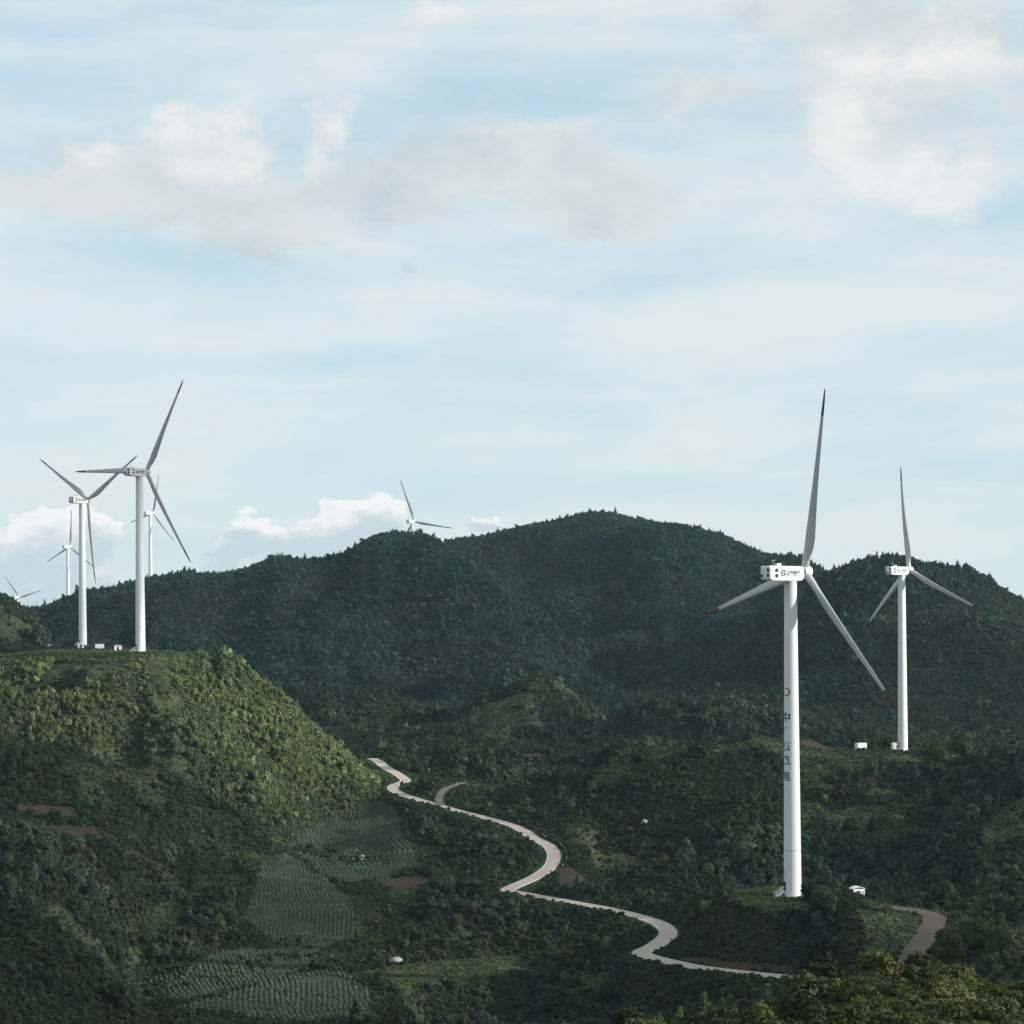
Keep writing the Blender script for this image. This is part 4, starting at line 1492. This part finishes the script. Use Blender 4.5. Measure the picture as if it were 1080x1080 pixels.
def nacelle_mesh():
    # side outline (x forward, z up), widths narrower towards the front
    prof = [(-7.6, -1.55), (-7.75, -1.2), (-7.75, 1.55), (-7.5, 1.85), (2.4, 1.72), (3.1, 1.35), (3.25, 0.9), (3.25, -0.9), (2.9, -1.45), (2.2, -1.80), (-1.5, -1.95), (-6.9, -1.80)]
    bm = bmesh.new()
    sides = []
    for sgn in (-1, 1):
        vs = []
        for x, z in prof:
            w = 1.98 if x < 1.5 else 1.98 - 0.42 * (x - 1.5) / 1.75
            vs.append(bm.verts.new((x, sgn * w, z)))
        sides.append(vs)
    bm.faces.new(sides[0])
    bm.faces.new(sides[1][::-1])
    m = len(prof)
    for i in range(m):
        bm.faces.new((sides[0][i], sides[1][i], sides[1][(i + 1) % m], sides[0][(i + 1) % m]))
    bmesh.ops.recalc_face_normals(bm, faces=bm.faces[:])
    es = [e for e in bm.edges if abs(e.verts[0].co.y - e.verts[1].co.y) < 1.0]
    bmesh.ops.bevel(bm, geom=es, offset=0.22, segments=3, affect='EDGES')
    return bm_mesh('nacelle', bm, M_WHITE)


def disc_mesh(name, axis, r, mat, depth=0.06):
    """short round fitting standing a little proud of its wall"""
    bm = bmesh.new()
    n = 24
    q = Vector(axis).to_track_quat('Z', 'Y')
    a = [bm.verts.new(q @ Vector((r * math.cos(2 * math.pi * i / n), r * math.sin(2 * math.pi * i / n), -0.05))) for i in range(n)]
    b = [bm.verts.new(q @ Vector((r * math.cos(2 * math.pi * i / n), r * math.sin(2 * math.pi * i / n), depth))) for i in range(n)]
    for i in range(n):
        bm.faces.new((a[i], a[(i + 1) % n], b[(i + 1) % n], b[i]))
    bm.faces.new(b)
    return bm_mesh(name, bm, mat)


def build_turbines():
    V, Q = lathe([(tower_r(z), z) for z in np.linspace(-0.6, TOWER_TOP, 30)], 64)
    me_tower = mesh_np('tower', V, Q, None, M_WHITE, True)
    flanges = []
    for z in (11.4, 31.0, 54.0):
        r = tower_r(z)
        V, Q = lathe([(r - 0.02, z - 0.10), (r + 0.035, z - 0.08), (r + 0.035, z + 0.08), (r - 0.02, z + 0.10)], 64)
        flanges.append(mesh_np('flange', V, Q, None, M_GREYMETAL if z < 20 else M_WHITE))
    V, Q = lathe([(R0 + 1.2, -0.6), (R0 + 1.2, 0.18), (R0 - 0.1, 0.22)], 40)
    me_found = mesh_np('foundation', V, Q, None, M_CONC)
    me_nac = nacelle_mesh()
    # hub: rounded spinner pointing forward
    pr = [(1.55, -0.85), (1.62, -0.3), (1.62, 0.5), (1.5, 1.05), (1.2, 1.55), (0.75, 1.88), (0.3, 2.02), (0.02, 2.05)]
    V, Q = lathe(pr, 32)
    V = [(z, x, y) for x, y, z in V]
    me_hub = mesh_np('hub', V, Q, None, M_WHITE, True)
    bm = bmesh.new()
    bm_tube(bm, (-0.9, 0, 0), (0.5, 0, 0), 1.15, 24)
    me_neck = bm_mesh('rotor_neck', bm, M_GREYMETAL)
    me_vs = disc_mesh('side_vent', (0, -1, 0), 0.46, M_DARK)
    me_vr = disc_mesh('rear_vent', (-1, 0, 0), 0.46, M_DARK)
    bm = bmesh.new()
    bm_tube(bm, (0, 0, 0), (0, 0, 1.5), 0.05, 6)
    bm_tube(bm, (-0.45, 0, 1.3), (0.45, 0, 1.3), 0.04, 6)
    for sx in (-0.45, 0.45):
        bm_tube(bm, (sx, 0, 1.3), (sx, 0, 1.65), 0.06, 6)
    me_vane = bm_mesh('wind_vane', bm, M_GREYMETAL)
    bm = bmesh.new()
    bm_box(bm, (0, 0, 0.5), (1.3, 0.9, 1.0), 0.08)
    me_hatch = bm_mesh('roof_hatch', bm, M_WHITE)
    # lettering on the machine house
    V, F = text_mesh('上海电气')
    V = fit(V, 4.2, 1.05)
    me_let = poly_mesh('lettering', [(x, 0, y) for x, y, _ in V], F, M_TEAL)
    V, F = text_mesh('SHANGHAI ELECTRIC')
    V = fit(V, 4.1, 0.20)
    me_let2 = poly_mesh('lettering', [(x, 0, y) for x, y, _ in V], F, M_TEAL)
    Va, Fa = ring_poly(0.78, 0.55, 20, 165)
    Vb, Fb = ring_poly(0.78, 0.55, 200, 345)
    Vc = np.array([(-0.62, 0.16, 0), (-0.10, -0.22, 0), (0.0, -0.08, 0), (-0.45, 0.30, 0), (0.62, -0.16, 0), (0.10, 0.22, 0), (0.0, 0.08, 0), (0.45, -0.30, 0)])
    VV = np.vstack([Va, Vb, Vc])
    k0, k1 = len(Va), len(Va) + len(Vb)
    FF = Fa + [[i + k0 for i in f] for f in Fb] + [[k1, k1 + 1, k1 + 2, k1 + 3], [k1 + 4, k1 + 5, k1 + 6, k1 + 7]]
    me_logo = poly_mesh('emblem', [(x, 0, y) for x, y, _ in VV], FF, M_TEAL)

    labels = {
        'main': 'tall white wind turbine nearest the camera, with teal characters down its tower',
        'second': 'white wind turbine on the grassy pad at right, behind the nearest one',
        'left': 'taller of the two white turbines on the left hilltop, one blade level',
        'left2': 'white turbine at the left end of the hilltop, its blades in a Y',
        'far1': 'small distant turbine seen just right of the taller hilltop tower',
        'far2': 'small distant turbine seen just left of the Y-bladed hilltop turbine',
        'far3': 'most distant turbine at the left edge, only blades above the ridge',
        'crest': 'lone distant turbine standing behind the wooded crest left of centre'}
    cache = {}
    for key, (px, py, D, yaw, th, pb) in TURB.items():
        b = turbine_base(key)
        root = add('wind_turbine', None, None, None, b)
        root.empty_display_size = 5
        tag(root, labels[key], 'wind turbine', 'wind turbines on the hills')
        near = key in ('main', 'second', 'left', 'left2')
        tw = add('tower', me_tower, root)
        if near:
            for f in flanges:
                add('flange', f, tw)
            add('foundation', me_found, root)
        yawm = Matrix.Rotation(math.pi / 2 - R(yaw), 4, 'Z')
        nm = Matrix.Translation((0, 0, HUB_H)) @ yawm
        nac = add('nacelle', me_nac, root)
        nac.matrix_local = nm
        if near:
            for x, z in ((-5.6, 0.72), (-5.6, -0.62)):
                add('side_vent', me_vs, nac, None, (x, -1.98, z))
            for y, z in ((-1.25, 0.78), (-1.25, -0.55), (1.2, -0.62)):
                add('rear_vent', me_vr, nac, None, (-7.75, y, z))
            add('emblem', me_logo, nac, None, (-3.55, -1.99, 0.08))
            add('lettering', me_let, nac, None, (-0.55, -1.99, 0.16))
            add('lettering', me_let2, nac, None, (-0.55, -1.99, -0.62))
            add('wind_vane', me_vane, nac, None, (-5.2, 0, 1.75))
            add('roof_hatch', me_hatch, nac, None, (-3.4, 0.4, 1.45))
        hm = nm @ Matrix.Translation((FWD, 0, FWD * math.sin(TILT))) @ Matrix.Rotation(-TILT, 4, 'Y')
        hub = add('hub', me_hub, root)
        hub.matrix_local = hm
        nk = add('rotor_neck', me_neck, hub, None, (-0.9, 0, 0))
        if pb not in cache:
            cache[pb] = blade_meshes(pb)
        for kx in range(3):
            bl = add('blade', cache[pb][0], root)
            bl.matrix_local = hm @ Matrix.Rotation(R(th + 120 * kx), 4, 'X')
            tp = add('blade_tip', cache[pb][1], bl)
            tp['label'] = 'dark red blade tip'
        # door and steps on the left side of the tower foot
        face = math.atan2(-b.y, -b.x)                      # direction from the tower towards the view point
        if near:
            a = face - R(62)
            dirv = Vector((math.cos(a), math.sin(a), 0))
            rot = Matrix.Rotation(a, 4, 'Z')
            bm = bmesh.new()
            bm_box(bm, (R0 + 0.0, 0, 2.55), (0.16, 1.0, 2.2), 0.03)
            d = add('door', bm_mesh('door', bm, M_DARK), tw)
            d.matrix_local = rot
            bm = bmesh.new()
            for i in range(7):
                bm_box(bm, (R0 + 0.75 + 0.28 * i, 0, 1.35 - 0.2 * i), (0.30, 1.1, 0.05))
            bm_box(bm, (R0 + 0.35, 0, 1.42), (0.7, 1.3, 0.06))
            for s in (-0.55, 0.55):
                bm_tube(bm, (R0 + 0.5, s, 1.35), (R0 + 2.6, s, -0.1), 0.06, 6)
                bm_tube(bm, (R0 + 0.1, s, 2.4), (R0 + 0.65, s, 2.4), 0.05, 6)
                bm_tube(bm, (R0 + 0.65, s, 2.4), (R0 + 2.7, s, 0.9), 0.05, 6)
                bm_tube(bm, (R0 + 0.65, s, 1.4), (R0 + 0.65, s, 2.4), 0.04, 6)
                bm_tube(bm, (R0 + 2.7, s, -0.1), (R0 + 2.7, s, 0.9), 0.04, 6)
            st = add('steps', bm_mesh('steps', bm, M_WHITE), tw)
            st.matrix_local = rot
        if key == 'main':
            a = face - R(52)
            for i, ch in enumerate('中广核风电'):
                V, F = text_mesh(ch)
                V, F = split_long(fit(V, 2.8, 2.5), F, 0.25)
                add('lettering', poly_mesh('lettering', on_tower(V, a, 44.4 - 3.62 * i), F, M_TEAL), tw)
            V, F = ring_poly(1.12, 0.80, -150, 135, 30, lambda f: 0.35 + 0.9 * math.sin(math.pi * min(1, f * 1.05)))
            V[:, 0] *= 1.05
            add('emblem', poly_mesh('emblem', on_tower(V, a + R(4), 50.6), F, M_LOGO), tw)
            # worn stencilled marks near the door, too small to read
            bm = bmesh.new()
            rn = random.Random(4)
            VV, FF = [], []
            for i in range(5):
                for j in range(3):
                    x0, y0 = -0.35 + rn.uniform(0, 0.4), 6.3 - i * 0.62 + j * 0.17
                    w, h = rn.uniform(0.2, 0.5), 0.09
                    kx = len(VV)
                    VV += [(x0, y0, 0), (x0 + w, y0, 0), (x0 + w, y0 + h, 0), (x0, y0 + h, 0)]
                    FF.append([kx, kx + 1, kx + 2, kx + 3])
            bm.free()
            add('stencil_marks', poly_mesh('stencil_marks', on_tower(np.array(VV), face - R(58), 0.0), FF, M_TEAL), tw)['kind'] = 'stuff'


build_turbines()


# ------------------------------------------------------------------ cabins and transformer kiosks
def box_mesh(name, c, s, mat, bevel=0.03):
    bm = bmesh.new()
    bm_box(bm, c, s, bevel)
    return bm_mesh(name, bm, mat)


def arched_roof(w, d, z, rise, over, mat):
    bm = bmesh.new()
    n, a, b = 10, [], []
    for i in range(n + 1):
        t = -1 + 2 * i / n
        x, zz = t * (w / 2 + over), z + rise * (1 - t * t)
        a.append((x, zz))
    top, bot = [], []
    for y in (-d / 2 - over, d / 2 + over):
        top.append([bm.verts.new((x, y, zz + 0.12)) for x, zz in a])
        bot.append([bm.verts.new((x, y, zz)) for x, zz in a])
    for i in range(n):
        bm.faces.new((top[0][i], top[0][i + 1], top[1][i + 1], top[1][i]))
        bm.faces.new((bot[0][i + 1], bot[0][i], bot[1][i], bot[1][i + 1]))
        for q in (0, 1):
            bm.faces.new((bot[q][i], bot[q][i + 1], top[q][i + 1], top[q][i]))
    for e in (0, n):
        bm.faces.new((bot[0][e], bot[1][e], top[1][e], top[0][e]))
    bmesh.ops.recalc_face_normals(bm, faces=bm.faces[:])
    return bm_mesh('roof', bm, mat)


def kiosk(px, py, D, label, rot=0.25, w=3.5, d=2.4, h=2.2, z=None):
    p = at(px, py, D)
    p.z = ground(p.x, p.y)
    root = add('transformer_kiosk', None, None, None, p)
    root.rotation_euler = (0, 0, rot)
    tag(root, label, 'kiosk', 'transformer kiosks beside the turbines')
    add('plinth', box_mesh('plinth', (0, 0, 0.1), (w + 0.3, d + 0.3, 0.6), M_CONC), root)
    add('body', box_mesh('body', (0, 0, 0.4 + h / 2), (w, d, h), M_KIOSK), root)
    add('roof', arched_roof(w, d, 0.4 + h, 0.45, 0.12, M_KIOSK), root)
    add('door', box_mesh('door', (-w * 0.05, -d / 2 - 0.02, 0.4 + h * 0.45), (w * 0.30, 0.08, h * 0.72), M_DARK), root)
    add('louvre', box_mesh('louvre', (w * 0.33, -d / 2 - 0.02, 0.4 + h * 0.6), (w * 0.18, 0.06, h * 0.3), M_GREYMETAL), root)
    return root


def cabin(px, py, D, label, rot=0.3, w=5.0, d=2.8, h=2.8):
    p = at(px, py, D)
    p.z = ground(p.x, p.y)
    root = add('site_cabin', None, None, None, p)
    root.rotation_euler = (0, 0, rot)
    tag(root, label, 'cabin', 'site cabins beside the turbines')
    add('body', box_mesh('body', (0, 0, 0.25 + h / 2), (w, d, h), M_KIOSK, 0.05), root)
    add('roof', box_mesh('roof', (0, 0, 0.25 + h + 0.06), (w + 0.25, d + 0.25, 0.14), M_WHITE), root)
    add('base_frame', box_mesh('base_frame', (0, 0, 0.05), (w - 0.2, d - 0.2, 0.5), M_GREYMETAL), root)
    for x in (-w * 0.28, w * 0.28):
        add('panel', box_mesh('panel', (x, -d / 2 - 0.02, 0.25 + h * 0.5), (w * 0.36, 0.05, h * 0.8), M_KIOSK), root)
    return root


kiosk(945, 797.5, 1062, 'white kiosk with dark door at the foot of the second right turbine', 0.3)
cabin(908, 796.5, 1066, 'white box cabin on the grass left of the second right turbine', 0.35, 4.6, 2.8, 3.0)
kiosk(904, 938, 580, 'white kiosk half hidden by shrubs right of the nearest tower', 0.3, 3.0, 2.3, 2.3)
cabin(105, 685.5, 1230, 'white box cabin between the two hilltop turbines', 0.2, 4.6, 2.8, 2.9)
kiosk(124.5, 687.5, 1120, 'white kiosk with dark door left of the taller hilltop turbine', 0.2, 3.4, 2.4, 2.2)
kiosk(85.5, 684.5, 1270, 'white kiosk hugging the foot of the Y-bladed hilltop turbine', 0.2, 3.4, 2.4, 2.4)
kiosk(53, 682, 1420, 'faint white kiosk at the far left end of the hilltop', 0.2, 4.0, 2.4, 1.6)


# ------------------------------------------------------------------ rocks, crag and guard rail
def rock_mesh(seed, mat, s=(1, 1, 0.7)):
    rn = np.random.default_rng(seed)
    v, f = ICO[2]
    v = v * (1 + rn.normal(0, 0.14, (len(v), 1))) * np.array(s)
    return mesh_np('rock', v, None, f, mat)


for i, (px, py, s, lb) in enumerate([(377, 909, 1.6, 'pale boulder among bushes in the terraced field'), (383, 905, 1.1, 'smaller pale stone beside the boulder in the terraced field'),
                                     (558, 808, 1.3, 'small pale stone on the bank below the red earth patch'), (418, 1016, 1.5, 'grey stone slab on the grass strip of the valley floor'),
                                     (680, 870, 1.4, 'pale stone showing through scrub on the slope above the road')]):
    p = hit(px, py, 450)
    o = add('rock', rock_mesh(500 + i, M_ROCK, (s * 1.3, s, s * 0.8)), None, None, p + Vector((0, 0, s * 0.3)))
    o.rotation_euler = (0.1, 0.05, i)
    tag(o, lb, 'rock', 'pale stones in the valley')


def build_crag():
    root = None
    pts = [(1020, 648), (1024, 655), (1032, 652), (1037, 658), (1041, 650), (1046, 662), (1030, 664), (1019, 662)]
    p0 = hit(1032, 660, 1500)
    root = add('crag', None, None, None, p0)
    tag(root, 'grey rock crag on the far hill near the right edge', 'crag')
    for i, (px, py) in enumerate(pts):
        p = hit(px, py, 1500)
        o = add('rock', rock_mesh(600 + i, M_CLIFF, (1.3, 1.6, 6.5 - (i % 3))), root)
        o.location = p - p0 + Vector((0, 2.0, -1.8))
        o.rotation_euler = (-0.35, 0.1 * (i % 3), i * 0.7)


build_crag()


def build_rail():
    """guard rail on the outside of the upper bend"""
    d = np.abs(ROAD[:, 1] - 872)
    i0, i1 = int(np.argmin(np.abs(ROAD[:, 1] - 885))), int(np.argmin(np.abs(ROAD[:, 1] - 806)))
    P = ROAD[i0:i1]
    t = np.gradient(P[:, :2], axis=0)
    t /= np.linalg.norm(t, axis=1)[:, None]
    nrm = np.stack([-t[:, 1], t[:, 0]], -1)
    side = P[:, :2] + nrm * 4.6
    if side[:, 0].mean() < P[:, 0].mean():
        side = P[:, :2] - nrm * 4.6
    root = add('guard_rail', None, None, None, (side[0, 0], side[0, 1], P[0, 2]))
    tag(root, 'grey guard rail on posts along the outer edge of the road bend', 'guard rail')
    o0 = Vector((side[0, 0], side[0, 1], P[0, 2]))
    bm = bmesh.new()
    q = [Vector((side[i, 0], side[i, 1], P[i, 2])) - o0 for i in range(len(P))]
    vs = [[bm.verts.new(p + Vector((0, 0, h)) + Vector((nrm[i][0] * o, nrm[i][1] * o, 0))) for h, o in ((0.55, 0), (0.66, 0.07), (0.75, 0), (0.86, 0.07), (0.95, 0))] for i, p in enumerate(q)]
    for i in range(len(q) - 1):
        for j in range(4):
            bm.faces.new((vs[i][j], vs[i][j + 1], vs[i + 1][j + 1], vs[i + 1][j]))
    add('rail', bm_mesh('rail', bm, M_GREYMETAL), root)
    bm = bmesh.new()
    bm_box(bm, (0, 0, 0.35), (0.16, 0.16, 1.3), 0.02)
    pm = bm_mesh('post', bm, M_GREYMETAL)
    for i in range(0, len(q), 3):
        add('post', pm, root, None, q[i])


build_rail()


# ------------------------------------------------------------------ unseen clouds added between sun and valley, shaped to shade it
EA = Vector((math.cos(R(SUN_AZ)), -math.sin(R(SUN_AZ)), 0))
EB = Vector((-math.sin(R(SUN_EL)) * math.sin(R(SUN_AZ)), -math.sin(R(SUN_EL)) * math.cos(R(SUN_AZ)), math.cos(R(SUN_EL))))


def cloud_mat(dens):
    m, k, b = new_mat('shade_cloud_vapour')
    b.inputs['Base Color'].default_value = (0.85, 0.85, 0.85, 1)
    b.inputs['Roughness'].default_value = 1.0
    b.inputs['Specular IOR Level'].default_value = 0.0
    tr = k.new('ShaderNodeBsdfTransparent')
    mx = k.new('ShaderNodeMixShader')
    mx.inputs[0].default_value = dens                      # part of the sunlight comes through the added clouds
    k.l.new(tr.outputs[0], mx.inputs[1])
    k.l.new(b.outputs[0], mx.inputs[2])
    k.l.new(mx.outputs[0], k.n['Material Output'].inputs[0])
    return m


def build_shade_clouds():
    rn = np.random.default_rng(99)
    v0, f0 = ICO[2]
    DIST = 2600
    for i, (a0, a1, b0, b1, rad, dens) in enumerate(SHADE_CLOUDS):
        m = cloud_mat(dens)
        V, F, off = [], [], 0
        na, nb = max(1, round((a1 - a0) / (rad * 1.05))), max(1, round((b1 - b0) / (rad * 1.05)))
        for ia in range(na):
            for ib in range(nb):
                a = a0 + (a1 - a0) * (ia + 0.5) / na + rn.normal(0, rad * 0.10)
                bb = b0 + (b1 - b0) * (ib + 0.5) / nb + rn.normal(0, rad * 0.10)
                c = EA * a + EB * bb + sd * (DIST + rn.normal(0, rad * 1.2))
                r = rad * rn.uniform(0.72, 0.92)
                V.append(v0 * r * (1 + rn.normal(0, 0.07, (len(v0), 1))) + np.array(c))
                F.append(f0 + off)
                off += len(v0)
        o = add('cloud', mesh_np('cloud', np.vstack(V), None, np.vstack(F), m, True))
        tag(o, 'unseen clouds added off to the right to shade part of the valley', None, None, 'structure')


# extents across and up the sun's direction, size of the heaps
SHADE_CLOUDS = [(-545, -300, -200, 200, 46, 0.24), (-620, -545, -200, 48, 40, 0.06), (-620, -545, 60, 240, 40, 0.32), (-1030, -760, -230, -10, 46, 0.15), (-1030, -760, -10, 44, 46, 0.10),
          (-760, -622, -230, 44, 46, 0.20), (-848, -622, 50, 270, 46, 0.26),
          (-1030, -850, 160, 340, 46, 0.35), (-1290, -1105, -260, 310, 55, 0.17), (-1700, -1372, -260, 310, 55, 0.15), (-2000, -1700, 84, 420, 60, 0.11), (-3300, -2000, -220, 720, 90, 0.075)]
build_shade_clouds()

# ------------------------------------------------------------------ thin haze over the valley
HAZE_DENSITY = 2.7e-5


def build_haze():
    bm = bmesh.new()
    bm_box(bm, (0, 0, -190), (14600, 14600, 700))
    me = bm_mesh('haze', bm)
    m = bpy.data.materials.new('haze_air')
    m.use_nodes = True
    k = NT(m.node_tree)
    k.n.remove(k.n['Principled BSDF'])
    pv = k.new('ShaderNodeVolumePrincipled')
    pv.inputs['Color'].default_value = (0.55, 0.84, 1.0, 1)
    pv.inputs['Density'].default_value = HAZE_DENSITY
    pv.inputs['Anisotropy'].default_value = 0.2
    k.l.new(pv.outputs[0], k.n['Material Output'].inputs['Volume'])
    me.materials.append(m)
    o = add('haze', me)
    tag(o, 'thin bluish haze between the hills', None, None, 'stuff')


build_haze()
